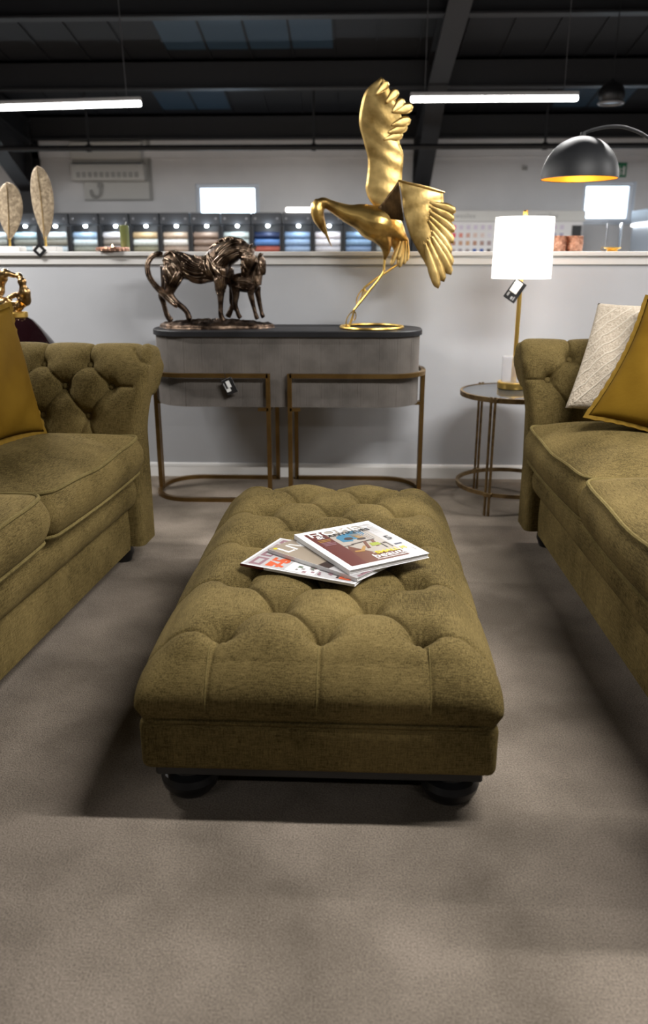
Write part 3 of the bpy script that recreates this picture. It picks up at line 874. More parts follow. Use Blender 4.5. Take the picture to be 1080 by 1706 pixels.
LX, LY = .780, 3.885
lp = thing('table_lamp', 'lit table lamp with white drum shade and brass stem on the side table', 'lamp', (LX, LY, TH))
obj('brass_base', *lathe([(.074, .0), (.076, .003), (.076, .028), (.073, .032)], 48), 'brass_pol', lp)
obj('acrylic_cylinder', *lathe([(.058, .032), (.060, .036), (.060, .146), (.057, .150)], 48), 'crystal', lp)
obj('stem', *tube([(0, 0, .033), (0, 0, .70)], .0105, 14), 'brass_pol', lp)
SZ0, SZ1 = .508, .775
sh = obj('shade', *lathe([(.1345, SZ0), (.131, SZ1)], 72), 'shade', lp)
# open drum: drop the two caps, give it cloth thickness
bmx = bmesh.new(); bmx.from_mesh(sh.data); bmesh.ops.delete(bmx, geom=[f for f in bmx.faces if len(f.verts) > 4], context='FACES'); bmx.to_mesh(sh.data); bmx.free()
solid(sh, .002)
hp = MB()
for k in range(3):
    a = 2 * PI * k / 3; hp.add(*tube([(0, 0, SZ1 - .012), (.131 * math.cos(a), .131 * math.sin(a), SZ1 - .006)], .002, 5))
hp.add(*tube([(.131 * x, .131 * y, SZ1 - .005) for x, y in circ(1, 40)], .002, 5, closed=True))
hp.build('shade_carrier', 'brass_pol', lp)
obj('bulb', *lathe([(.012, .66), (.016, .68), (.030, .71), (.030, .73), (.018, .752), (.0001, .758)], 20), 'shade', lp)
obj('finial', *lathe([(.005, SZ1 - .012), (.011, SZ1 + .002), (.011, SZ1 + .026), (.008, SZ1 + .030)], 20), 'brass_pol', lp)
ld = bpy.data.lights.new('lamp_glow', 'POINT'); ld.energy = 2.4; ld.shadow_soft_size = .05; ld.color = (1, .97, .94)
lo = bpy.data.objects.new('lamp_glow', ld); link(lo, lp); lo.location = (0, 0, .69)
lo.location = (0, 0, .60)

# ------------------------------------------------------------------ price tags
def price_tag(label, top, w, h, rot, white, string_to, prints=()):
    """black card on a cord; top = where the cord meets the card; rot = in-plane tilt (deg), facing -Y"""
    t = thing('price_tag', label, 'price tag', top, 0, 'black price tags')
    mx = Matrix.Rotation(R(rot), 4, 'Y')
    V, F = rbox(-w / 2, w / 2, -.0012, .0012, -h, .0, .0010, 1)
    b = MB(); b.add(V, F, mx); b.build('card', 'tagblack', t, smooth=False)
    for (x0, x1, z0, z1) in white:
        b = MB(); V, F = box(x0 * w, x1 * w, -.0018, -.0010, -z1 * h, -z0 * h); b.add(V, F, mx); b.build('paper_label', 'tagwhite', t, smooth=False)
    for (x0, x1, z0, z1) in prints:
        b = MB(); V, F = box(x0 * w, x1 * w, -.0018, -.0010, -z1 * h, -z0 * h); b.add(V, F, mx); b.build('print', 'taggrey', t, smooth=False)
    s = Vector(string_to) - Vector(top)
    obj('cord', *tube([(0, 0, -.006), tuple(s * .5 + Vector((0, -.003, 0))), tuple(s)], .0011, 5), 'tagblack', t)
    return t
price_tag('black price tag with white sticker hanging from the console front rail', (-.592, 3.744, .608), .052, .075, -24, [(-.42, -.02, .60, .80), (-.18, .16, .14, .58)], (-.600, 3.7445, .640), [(-.45, -.36, .2, .6)])
price_tag('black price tag with white label hanging under the lamp shade', (.780, 3.866, 1.048), .062, .100, 33, [(-.38, .22, .06, .62)], (.7805, 3.874, 1.062), [(-.36, -.22, .68, .86), (.02, .16, .78, .92), (.22, .30, .74, .92)])

# ------------------------------------------------------------------ bronze mare and foal
HU = .000648
HXC, HYC = -.675, 3.965
horse = thing('horse_statue', 'dark bronze mare and foal statue on the left of the console', 'statue', (HXC, HYC, .826))
def hz(x, y, d=0.0): return ((x - 560) * HU, d, (765 - y) * HU)
def limb(mb, pts, n=12, sub=5):
    """pts: (zx, zy, depth, radius units)"""
    Q = crom([hz(p[0], p[1], p[2]) + ((p[3] * 1.0 + (3.5 if p[1] > 480 else 0)) * HU,) for p in pts], sub)
    mb.add(*tube([q[:3] for q in Q], [max(q[3], .001) for q in Q], n))
mare = MB()
limb(mare, [(205, 300, 0, 42), (240, 300, 0, 82), (300, 310, 0, 96), (390, 330, 0, 92), (480, 345, 0, 98), (570, 330, 0, 100), (640, 310, 0, 88), (690, 320, 0, 52)], 18)
limb(mare, [(590, 300, 0, 98), (640, 255, 0, 96), (700, 222, -.004, 86), (765, 205, -.010, 72), (825, 225, -.016, 56), (850, 250, -.020, 44)], 16)
limb(mare, [(842, 225, -.020, 40), (838, 268, -.022, 60), (826, 315, -.026, 48), (815, 352, -.030, 36), (808, 382, -.031, 30), (806, 400, -.031, 18)], 14)
limb(mare, [(860, 215, -.008, 10), (885, 190, -.006, 12), (893, 176, -.006, 3)], 8); limb(mare, [(842, 205, -.034, 10), (862, 176, -.036, 12), (868, 160, -.036, 3)], 8)
# hind legs (near one forward under the tail, far one back)
limb(mare, [(270, 330, -.030, 78), (285, 400, -.036, 66), (262, 470, -.036, 42), (248, 520, -.036, 27), (290, 575, -.036, 20), (345, 620, -.036, 18), (372, 655, -.036, 17), (382, 690, -.036, 20), (396, 702, -.036, 17)], 12)
limb(mare, [(235, 330, .030, 74), (215, 410, .034, 56), (190, 480, .034, 34), (162, 530, .034, 25), (172, 590, .034, 17), (186, 655, .034, 16), (196, 682, .034, 18), (215, 710, .034, 20), (230, 722, .034, 16)], 12)
# fore legs
limb(mare, [(625, 340, -.032, 66), (625, 420, -.034, 44), (628, 490, -.034, 28), (625, 530, -.034, 23), (622, 600, -.034, 16), (620, 655, -.034, 16), (628, 690, -.034, 18), (640, 714, -.034, 20)], 12)
limb(mare, [(660, 350, .030, 58), (690, 430, .032, 38), (718, 498, .032, 26), (708, 560, .032, 18), (690, 620, .032, 16), (672, 660, .032, 18), (655, 690, .032, 20)], 12)
V, F = voxel_mesh(mare, .0042, 2)
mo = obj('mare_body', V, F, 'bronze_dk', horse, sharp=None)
mare_bvh = BVHTree.FromPolygons([Vector(v) for v in V], F)
tl = MB(); limb(tl, [(200, 235, 0, 14), (160, 235, -.004, 18), (115, 262, -.010, 20), (88, 315, -.016, 20), (100, 395, -.026, 20), (150, 465, -.040, 22), (225, 530, -.052, 24), (285, 590, -.056, 16), (306, 612, -.056, 5)], 10)
for dd in (-8, 8):
    limb(tl, [(200, 236 + dd, -.006, 8), (155, 242 + dd, -.012, 9), (112 + dd, 268, -.018, 9), (86 + dd, 318, -.026, 9), (98 + dd, 398, -.036, 9), (152 + dd, 462, -.052, 9), (226, 528 + dd, -.064, 9), (290, 592 + dd, -.064, 4)], 6)
tl.build('tail', 'bronze', horse, sharp=None)
foal = MB()
limb(foal, [(700, 440, .006, 44), (750, 435, .006, 66), (820, 442, .004, 70), (870, 455, 0, 60), (898, 470, 0, 40)], 14)
limb(foal, [(866, 445, 0, 60), (880, 390, 0, 54), (900, 330, -.004, 46), (916, 285, -.006, 38)], 12)
limb(foal, [(910, 268, -.006, 34), (926, 295, -.008, 38), (936, 335, -.010, 28), (940, 365, -.010, 22), (940, 384, -.010, 14)], 12)
limb(foal, [(905, 262, -.022, 10), (925, 244, -.024, 12), (950, 236, -.024, 3)], 8); limb(foal, [(905, 258, .012, 10), (915, 238, .014, 11), (930, 228, .014, 3)], 8)
limb(foal, [(850, 470, -.024, 34), (848, 520, -.026, 22), (862, 590, -.026, 15), (876, 650, -.026, 12), (884, 678, -.026, 14), (894, 700, -.026, 15)], 10)
limb(foal, [(885, 470, .024, 32), (890, 520, .026, 20), (902, 590, .026, 15), (914, 650, .026, 12), (920, 676, .026, 14), (932, 692, .026, 14)], 10)
limb(foal, [(735, 455, -.022, 40), (735, 530, -.024, 24), (728, 590, -.024, 17), (742, 640, -.024, 13), (752, 672, -.024, 14), (768, 692, -.024, 14)], 10)
limb(foal, [(715, 455, .024, 40), (700, 530, .026, 24), (694, 590, .026, 16), (726, 640, .026, 13), (738, 672, .026, 14), (748, 692, .026, 14)], 10)
V, F = voxel_mesh(foal, .0040, 2)
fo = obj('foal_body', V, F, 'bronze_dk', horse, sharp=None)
foal_bvh = BVHTree.FromPolygons([Vector(v) for v in V], F)
def strands(bvh, guides, parent, r0, copies, jit, seed):
    rnd = random.Random(seed); mb = MB()
    for g in guides:
        for c in range(copies):
            for side in (-1, 1):
                jx, jy = rnd.uniform(-jit, jit), rnd.uniform(-jit, jit)
                Q = crom([(p[0] + jx + rnd.uniform(-5, 5), p[1] + jy + rnd.uniform(-5, 5)) for p in g], 6)
                a, b = rnd.uniform(0, .25), rnd.uniform(.75, 1); Q = Q[int(a * len(Q)):max(int(b * len(Q)), int(a * len(Q)) + 5)]
                run = []
                for q in Q:
                    x, _, z = hz(q[0], q[1])
                    hit = bvh.ray_cast(Vector((x, side * .5, z)), Vector((0, -side, 0)))
                    if hit[0] is None: break
                    run.append(hit[0] + hit[1] * (r0 * .35))
                if len(run) >= 5:
                    n = len(run); rr = r0 * rnd.uniform(.7, 1.25)
                    mb.add(*tube(run, [rr * (.25 + .75 * math.sin(PI * (i + .6) / (n + .2)) ** .7) for i in range(n)], 6))
    mb.build('bronze_strips', 'bronze', parent, sharp=None)
G = [[(590, 250), (640, 200), (700, 160), (770, 150), (830, 180)], [(600, 300), (650, 250), (710, 215), (780, 200), (850, 225)], [(640, 330), (680, 280), (720, 250), (770, 235)],
     [(560, 235), (575, 290), (600, 340), (640, 380), (680, 385)], [(545, 250), (540, 320), (560, 380), (600, 410)], [(690, 270), (660, 320), (650, 370), (625, 410)],
     [(350, 240), (400, 270), (450, 300), (520, 300)], [(340, 290), (400, 330), (470, 350), (550, 340)], [(360, 350), (420, 395), (490, 410), (560, 395)], [(370, 380), (430, 425), (500, 435), (565, 410)], [(440, 250), (500, 270), (560, 260)],
     [(200, 240), (240, 215), (290, 215), (335, 250)], [(190, 290), (220, 250), (260, 240), (310, 280), (340, 330)], [(180, 340), (200, 300), (240, 280), (280, 310), (300, 360), (290, 420)], [(230, 300), (235, 350), (260, 400), (265, 450)], [(195, 380), (215, 430), (205, 480)], [(310, 330), (330, 380), (300, 430), (270, 480)],
     [(600, 400), (612, 460), (620, 510)], [(640, 390), (640, 450), (632, 510)], [(690, 420), (710, 470), (716, 500)], [(800, 250), (830, 260), (860, 255)], [(800, 290), (815, 340), (810, 375)], [(830, 240), (845, 290), (825, 340)]]
strands(mare_bvh, G, horse, .0066, 6, 20, 3)
G2 = [[(730, 420), (780, 410), (840, 420), (880, 440)], [(740, 460), (800, 470), (860, 480)], [(870, 460), (880, 400), (900, 340), (915, 290)], [(890, 450), (900, 390), (920, 320)], [(910, 280), (930, 310), (936, 360)]]
strands(foal_bvh, G2, horse, .0044, 4, 10, 5)
# mane and forelock
mn = MB(); rnd = random.Random(11)
for k in range(26):
    q = k / 25.; x = 570 + 290 * q; y = 215 - 92 * math.sin(PI * min(1, q * .95 + .10)) ** .9 + (55 * max(0, q - .75) * 4 * .6)
    d = rnd.uniform(-.020, .012)
    limb(mn, [(x - 20, y + 14, d, 7), (x + 12, y - 2, d - .006, 10), (x + 36, y + 18, d - .016, 9), (x + 44, y + 52, d - .026, 3)], 6, 4)
mn.build('mane', 'bronze', horse, sharp=None)
# rocky base
nb, mr = 90, 12; V = []
for i in range(mr + 1):
    q = i / mr
    for k in range(nb):
        a = 2 * PI * k / nb; e = 1 + .05 * math.sin(3 * a + 1) + .03 * math.sin(7 * a) + .012 * math.sin(17 * a)
        rx, ry = .276 * e, .112 * e
        if i < 3: s = 1.0 - .01 * i; z = .004 + .012 * i / 2
        else: s = 1 - (i - 2) / (mr - 2); z = .016 + .022 * (1 - s ** 2.2) + (.005 * math.sin(a * 9 + i * 2.1) + .003 * math.sin(a * 23 + i)) * (s > .05)
        V.append((rx * max(s, .01) * math.cos(a), ry * max(s, .01) * math.sin(a), z if i else 0.0))
F = grid_faces(mr + 1, nb, closed_v=True) + [tuple(range(nb - 1, -1, -1))] + [tuple(mr * nb + k for k in range(nb))]
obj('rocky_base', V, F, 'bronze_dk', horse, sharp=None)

# ------------------------------------------------------------------ golden crane
CU = .000742
CXC, CYC = .094, 3.965
crane = thing('crane_sculpture', 'golden crane sculpture with raised wings standing on a ring', 'sculpture', (CXC, CYC, .826))
def cz(x, y, d=0.0): return ((x - 470) * CU, d, (1527 - y) * CU)
def climb(mb, pts, n=12, sub=6, flat=1.0):
    Q = crom([cz(p[0], p[1], p[2]) + (p[3] * CU,) for p in pts], sub)
    mb.add(*tube([q[:3] for q in Q], [max(q[3], .0008) for q in Q], n, flat=flat))
bd = MB()
climb(bd, [(690, 990, 0, 12), (650, 960, 0, 34), (600, 920, 0, 72), (530, 892, 0, 108), (460, 875, 0, 106), (390, 845, 0, 82), (320, 828, 0, 60), (255, 802, 0, 44), (195, 774, 0, 33), (150, 757, 0, 31), (126, 772, 0, 33)], 18)
climb(bd, [(128, 742, 0, 26), (114, 790, 0, 43), (120, 840, 0, 40), (138, 882, 0, 30), (152, 915, 0, 19), (165, 942, 0, 12)], 14)
climb(bd, [(500, 930, -.010, 70), (540, 985, -.014, 52), (552, 1040, -.014, 30), (545, 1090, -.012, 12), (543, 1108, -.012, 7)], 12)
climb(bd, [(580, 930, .020, 50), (620, 1010, .024, 34), (632, 1090, .024, 14), (630, 1135, .024, 8)], 12)
V, F = voxel_mesh(bd, .0048, 3)
obj('body', V, F, 'gold', crane, sharp=None)
bk = MB(); climb(bk, [(150, 895, 0, 16), (168, 938, 0, 11), (188, 985, 0, 6), (208, 1024, 0, 1)], 10); bk.build('beak', 'gold', crane)
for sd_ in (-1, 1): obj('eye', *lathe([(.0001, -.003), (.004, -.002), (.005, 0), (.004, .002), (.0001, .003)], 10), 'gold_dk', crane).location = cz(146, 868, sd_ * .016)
lg = MB()
climb(lg, [(543, 1095, -.012, 7), (541, 1140, -.012, 7), (530, 1190, -.012, 7), (440, 1305, -.010, 7), (352, 1412, -.008, 7)], 10)
for pts in ([(352, 1412, -.008, 5), (318, 1445, -.012, 4), (302, 1482, -.014, 4), (306, 1520, -.014, 4)], [(352, 1412, -.008, 5), (338, 1460, -.010, 4), (322, 1500, -.012, 4), (308, 1520, -.014, 4)], [(352, 1412, -.008, 5), (364, 1440, .002, 4), (362, 1465, .006, 4), (352, 1480, .008, 4)], [(352, 1412, -.008, 5), (345, 1460, .0, 4), (330, 1505, .004, 4), (322, 1523, .004, 4)]): climb(lg, pts, 6)
lg.build('standing_leg', 'brass_pol', crane)
lg = MB()
climb(lg, [(630, 1130, .024, 7), (560, 1175, .018, 7), (480, 1225, .010, 7), (415, 1275, .006, 7)], 10)
for pts in ([(415, 1275, .006, 5), (382, 1312, .004, 4), (368, 1350, .004, 4), (370, 1378, .004, 4)], [(415, 1275, .006, 5), (420, 1300, .0, 4), (410, 1335, -.004, 4), (396, 1350, -.004, 4)], [(415, 1275, .006, 5), (432, 1300, .010, 4), (436, 1290, .012, 4)], [(415, 1275, .006, 5), (400, 1330, .012, 4), (376, 1378, .012, 4)]): climb(lg, pts, 6)
lg.build('raised_leg', 'brass_pol', crane)
obj('ring_base', *tube([(.150 * x, .150 * y, .0065) for x, y in circ(1, 72)], .0065, 8, closed=True), 'brass_pol', crane)

def plate(name, Lp, Rp, yL, yR, bulge, m, n=40, k=14, th=.0016):
    Lc = crom(Lp, 6); Rc = crom(Rp, 6); n = min(len(Lc), len(Rc))
    Lc = [Lc[int(i * (len(Lc) - 1) / (n - 1))] for i in range(n)]; Rc = [Rc[int(i * (len(Rc) - 1) / (n - 1))] for i in range(n)]
    V = []
    for i in range(n):
        s = i / (n - 1)
        for j in range(k):
            q = j / (k - 1); p = np.array(Lc[i]) * (1 - q) + np.array(Rc[i]) * q
            y = (yL(s) * (1 - q) + yR(s) * q) - bulge * math.sin(PI * q) + .0012 * math.sin(s * 40 + q * 9)
            V.append(cz(p[0], p[1], y))
    o = obj(name, V, grid_faces(n, k), m, crane, sharp=None); solid(o, th); return o
def feather(root, tip, w, y0, y1, m, curl=.0):
    r_, t_ = np.array(root, float), np.array(tip, float); d = t_ - r_; nrm = np.array([-d[1], d[0]]) / np.linalg.norm(d)
    V = []; n, k = 14, 5
    for i in range(n):
        s = i / (n - 1); ww = w * (.12 + .88 * min(1, s * 1.6) ** .8) * math.sqrt(max(1 - s ** 7, .0)) + .6
        for j in range(k):
            c = (j / (k - 1) * 2 - 1); p = r_ + d * s + nrm * c * ww
            V.append(cz(p[0], p[1], y0 * (1 - s) + y1 * s + .0022 * (c * c) + .0015 * c + curl * s * s))
    o = obj('feather', V, grid_faces(n, k), m, crane, sharp=None); solid(o, .0014); return o
# raised far wing
UL = [(500, 800), (445, 745), (418, 680), (424, 620), (430, 550), (424, 480), (395, 385), (372, 300), (380, 210), (412, 120), (500, 54)]
UR = [(575, 790), (612, 690), (640, 640), (643, 580), (648, 520), (646, 470), (624, 415), (618, 340), (628, 265), (585, 175), (524, 80)]
uy = lambda s: .030 + .035 * math.sin(PI * s * .6) - .05 * s * s
plate('raised_wing', UL, UR, uy, lambda s: uy(s) - .012, .012, 'champagne')
for (tip, w) in (((542, 82), 22), ((602, 126), 24), ((642, 176), 25), ((697, 212), 27), ((686, 284), 26), ((668, 324), 24), ((642, 364), 24)):
    s = max(0, min(1, (760 - tip[1]) / 700.)); root = (tip[0] - 120, tip[1] + (34 if tip[1] < 400 else 6))
    if tip[1] < 200: root = (tip[0] - 70, tip[1] + 70)
    feather(root, tip, w * 1.15, uy(s) - .024, uy(s) - .016, 'champagne')
# near wing: dark inner fold and the spread outer panel
plate('wing_fold', [(486, 800), (520, 765), (570, 700), (614, 640)], [(520, 846), (570, 858), (620, 868), (652, 872)], lambda s: -.040 - .030 * s, lambda s: -.050 - .034 * s, .006, 'gold_dk')  # this plate has a darker metal than the outer wing
ny_ = lambda s: -.074 - .030 * s
plate('spread_wing', [(618, 640), (636, 730), (652, 830), (690, 950), (740, 1040), (790, 1120), (846, 1218)], [(884, 712), (890, 770), (884, 840), (876, 920), (876, 1000), (886, 1080), (872, 1205)], ny_, lambda s: -.090 - .02 * s, .010, 'champagne')
for (tip, w) in (((966, 822), 26), ((958, 872), 27), ((962, 938), 28), ((958, 1002), 28), ((948, 1064), 28), ((958, 1134), 28), ((952, 1190), 28), ((910, 1232), 27), ((876, 1272), 26)):
    c = np.array((690., 730.)); root = np.array(tip) + (c - np.array(tip)) * (.60 if tip[1] < 1100 else .52)
    sq = (tip[1] - 700) / 550.; feather(tuple(root), tip, w * 1.2, -.094 - .022 * sq, -.104 - .022 * sq, 'champagne')
ed = MB(); climb(ed, [(612, 640, -.072, 7), (700, 664, -.086, 9), (800, 688, -.094, 9), (892, 712, -.098, 5)], 8); ed.build('wing_edge', 'gold', crane)
for (root, tip, w) in (((640, 985), (585, 1138), 15), ((655, 985), (628, 1100), 18), ((662, 985), (640, 1148), 19), ((675, 985), (668, 1130), 17), ((686, 980), (686, 1110), 15)):
    feather(root, tip, w, -.012, -.018, 'champagne')

# ------------------------------------------------------------------ floor urn with abstract gold top, behind the left sofa
urn = thing('floor_urn', 'glossy burgundy urn crowned by a golden twisted loop behind the left sofa', 'urn', (-1.462, 3.50, 0))
obj('vessel', *lathe([(.10, 0), (.12, .01), (.13, .06), (.165, .25), (.195, .45), (.205, .56), (.200, .66), (.178, .74), (.148, .80), (.122, .835), (.096, .868), (.072, .894), (.054, .905), (.050, .907)], 56), 'urn', urn)
obj('collar', *lathe([(.050, .904), (.053, .908), (.053, .924), (.050, .928), (.020, .930)], 40), 'brass_pol', urn)
g = MB()
LP = crom([(0, .945, .020), (.030, .965, .026), (.052, .995, .028), (.052, 1.03, .018), (.046, 1.060, .017), (.030, 1.078, .013), (.012, 1.080, .010), (-.010, 1.088, .017), (-.032, 1.080, .023), (-.048, 1.045, .019), (-.068, 1.005, .026), (-.066, .972, .024), (-.035, .962, .026)], 6, closed=True)
g.add(*tube([(p[0], .010 * math.sin(i * .25), p[1]) for i, p in enumerate(LP)], [p[2] * (1 + .14 * math.sin(i * .9)) for i, p in enumerate(LP)], 12, closed=True))
g.add(*tube([(0, 0, .926), (-.002, 0, .950), (.004, 0, .972)], [.024, .018, .020], 12))
g.add(*tube([(-.034, 0, .965), (-.012, -.004, .990), (.012, 0, 1.000), (.04, 0, .995)], [.014, .011, .012, .016], 10))
V, F = voxel_mesh(g, .0035, 3)
obj('golden_loop', V, F, 'sculpt_gold', urn, sharp=None)

# ------------------------------------------------------------------ things on the ledge
LZ, LYY = 1.182, W0 + .08
def leaf(x, base_x0, base_x1, h, hw_, lean, label, fold):
    t = thing('leaf_sculpture', label, 'sculpture', (x, LYY, LZ), 0, 'golden leaf sculptures')
    obj('plinth_block', *rbox(base_x0, base_x1, -.045, .045, 0, .026, .002, 1), 'capw', t, smooth=False)
    obj('stalk', *tube([(0, 0, .024), (lean * .1, 0, .075)], .0065, 8), 'brass_pol', t)
    n, k = 36, 13; V = []
    for i in range(n):
        s = i / (n - 1); z = .062 + s * (h - .062)
        w = hw_ * math.sqrt(max(0, 1 - ((s - .60) / .40) ** 2)) if s > .60 else hw_ * (.04 + .96 * (1 - ((.60 - s) / .60) ** 2.1))
        for j in range(k):
            c = j / (k - 1) * 2 - 1
            V.append((lean * (s * .9 + .1) + c * max(w, .002), -.012 * (1 - abs(c)) * fold + .012 * c * c + .018 * math.sin(s * 2.6), z))
    o = obj('leaf_blade', V, grid_faces(n, k), 'leafm', t, sharp=None); solid(o, .003)
    obj('midrib', *tube([(lean * (s * .9 + .1), -.014 * fold + .018 * math.sin(s * 2.6) - .001, .062 + s * (h - .075)) for s in np.linspace(0, 1, 14)], [.0045 * (1 - .7 * s) for s in np.linspace(0, 1, 14)], 6), 'brass_dk', t)
    return t
leaf(-1.795, -.125, .068, .338, .066, .020, 'shorter golden leaf sculpture at the left edge of the ledge', 1)
leaf(-1.604, -.055, .072, .414, .058, -.006, 'taller golden leaf sculpture with a price tag on the ledge', 1)
tg = price_tag('black diamond-turned price tag lying against the taller leaf plinth', (-1.580, 4.2195, 1.206), .052, .052, 45, [(-.22, .22, .28, .72)], (-1.602, LYY - .008, LZ + .055))

t = thing('glass_candle', 'tall olive green glass candle holder on the ledge', 'candle holder', (-1.186, LYY, LZ))
obj('glass_tube', *lathe([(.022, 0), (.0235, .003), (.0235, .128), (.0215, .130)], 28), 'candle', t)
obj('wick', *tube([(.006, 0, .129), (.010, 0, .140), (.014, 0, .146)], .002, 6), 'tagwhite', t)
def tealight(x, y, r, h, label, name='tealight_holder', dish=False):
    t = thing(name, label, 'candle holder', (x, y, LZ), 0, 'copper mosaic tealight holders')
    if dish: prof = [(r * .5, 0), (r * .9, .004), (r, h * .6), (r * .94, h), (r * .86, h), (r * .88, h * .6), (r * .5, .010), (.0001, .010)]
    else: prof = [(r * .82, 0), (r * .92, .004), (r, h * .5), (r * .94, h), (r * .86, h), (r * .90, h * .5), (r * .7, .010), (.0001, .010)]
    obj('mosaic_bowl', *lathe(prof, 40), 'copper', t)
    # raised mosaic chips
    ch = MB(); rnd = random.Random(int(x * 100))
    for rw in range(max(2, int(h / .010))):
        for q in range(22):
            a = 2 * PI * (q + .5 * (rw % 2)) / 22; z = .006 + rw * (h - .008) / max(1, int(h / .010) - 1)
            zz = min(z, h - .005); rad = r * (.92 + .08 * math.sin(PI * zz / h)) + .0005
            mx = Matrix.Translation((rad * math.cos(a), rad * math.sin(a), zz)) @ Matrix.Rotation(a, 4, 'Z') @ Matrix.Rotation(rnd.uniform(-.4, .4), 4, 'X')
            V, F = box(-.001, .0016, -.0038, .0038, -.0036, .0036); ch.add(V, F, mx)
    o = ch.build('mosaic_chips', 'copper', t, smooth=False); o['kind'] = 'stuff'
    obj('tealight', *lathe([(.018, .010), (.018, .022), (.0001, .022)], 20), 'tagwhite', t)
    obj('flame', *lathe([(.0015, .022), (.0055, .030), (.0045, .038), (.0001, .050)], 12), 'flame', t).scale = (1, 1, max(.75, h / .05))
    return t
tealight(-1.238, LYY - .055, .085, .022, 'low wide copper mosaic dish with a lit tealight before the green candle', 'tealight_dish', True)
tealight(1.040, LYY, .044, .076, 'copper mosaic tealight holder next to the white lamp shade, flame showing')
tealight(1.128, LYY + .01, .044, .076, 'copper mosaic tealight holder on the side of the glass hurricane')
t = thing('hurricane_lantern', 'clear glass hurricane lantern on a small gold dish on the ledge', 'lantern', (1.322, LYY, LZ))
obj('gold_dish', *lathe([(.026, 0), (.028, .004), (.024, .008), (.040, .016), (.043, .020), (.040, .021), (.0001, .019)], 36), 'brass_pol', t)
gl = obj('glass_cylinder', *lathe([(.038, .021), (.038, .138)], 40), 'clear', t)
bmx = bmesh.new(); bmx.from_mesh(gl.data); bmesh.ops.delete(bmx, geom=[f for f in bmx.faces if len(f.verts) > 4], context='FACES'); bmx.to_mesh(gl.data); bmx.free(); solid(gl, .002)
obj('handle_ring', *tube([(-.045 + .012 * math.cos(a), 0, .014 + .008 * math.sin(a)) for a in np.linspace(0, 2 * PI, 14)[:-1]], .002, 5, closed=True), 'brass_dk', t)

# ------------------------------------------------------------------ arc floor lamp reaching in from the right
al = thing('arc_lamp', 'black dome arc lamp with glowing gold lining reaching in from the right', 'lamp', (1.95, 3.93, 0))
DX = 1.018 - 1.95; DZ = 1.492; DR = .171
prof = [(DR * math.cos(a), DZ + DR * 1.03 * math.sin(a)) for a in np.linspace(0, R(88), 18)]
dm = obj('dome_shade', *lathe(prof, 56), 'lampblack', al)
bmx = bmesh.new(); bmx.from_mesh(dm.data); bmx.faces.ensure_lookup_table()
bmesh.ops.delete(bmx, geom=[f for f in bmx.faces if len(f.verts) > 4 and f.calc_center_median().z < DZ + .01], context='FACES'); bmx.to_mesh(dm.data); bmx.free()
dm.location = (DX, 0, 0); dm.rotation_euler = (0, 0, 0); 
prof2 = [((DR - .004) * math.cos(a), DZ - .0005 + (DR - .004) * 1.03 * math.sin(a)) for a in np.linspace(0, R(88), 18)]
d2 = obj('gold_lining', *lathe(prof2, 56), 'lampgold', al)
bmx = bmesh.new(); bmx.from_mesh(d2.data)
bmesh.ops.delete(bmx, geom=[f for f in bmx.faces if len(f.verts) > 4 and f.calc_center_median().z < DZ + .01], context='FACES'); bmx.to_mesh(d2.data); bmx.free(); d2.location = (DX, 0, 0)
obj('rim', *tube([(DX + (DR - .002) * x, (DR - .002) * y, DZ) for x, y in circ(1, 56)], .0024, 6, closed=True), 'lampblack', al)
obj('bulb', *lathe([(.0001, DZ + .03), (.025, DZ + .045), (.030, DZ + .065), (.020, DZ + .09), (.012, DZ + .12)], 20, DX, 0), 'led', al)
ld = bpy.data.lights.new('dome_glow', 'POINT'); ld.energy = .35; ld.color = (1, .70, .35); ld.shadow_soft_size = .03
lo = bpy.data.objects.new('dome_glow', ld); link(lo, al); lo.location = (DX, 0, DZ + .018)
top = DZ + DR * 1.03
obj('arm', *tube(crom([(DX, 0, top + .010), (DX + .045, 0, top + .026), (DX + .12, 0, top + .038), (DX + .20, 0, top + .030), (DX + .31, 0, top - .020), (DX + .48, 0, 1.52), (DX + .68, 0, 1.22), (DX + .82, 0, .86), (-.02, 0, .45), (0, 0, .03)], 8), .0075, 10), 'lampblack', al)
obj('swivel', *tube([(DX, 0, top - .008), (DX, 0, top + .016)], .012, 12), 'lampblack', al)
obj('base_disc', *lathe([(.16, 0), (.165, .004), (.165, .024), (.158, .030), (.02, .031), (.016, .05)], 48), 'lampblack', al)

# dark dome pendant near the far right roof
t = thing('ceiling_pendant', 'small black glossy dome hanging from the roof at upper right', 'pendant', (2.58, 9.0, 2.62))
obj('dome', *lathe([(.10, .02), (.125, .06), (.128, .11), (.11, .165), (.07, .20), (.02, .215), (.015, .24)], 32), 'black', t)
obj('lens_ring', *tube([(.118 * x, .118 * y, .02) for x, y in circ(1, 40)], .014, 8, closed=True), 'wire', t)
obj('cord', *tube([(0, 0, .23), (0, 0, roof_z(9.0) - 2.62 - .02)], .006, 6), 'steel', t)

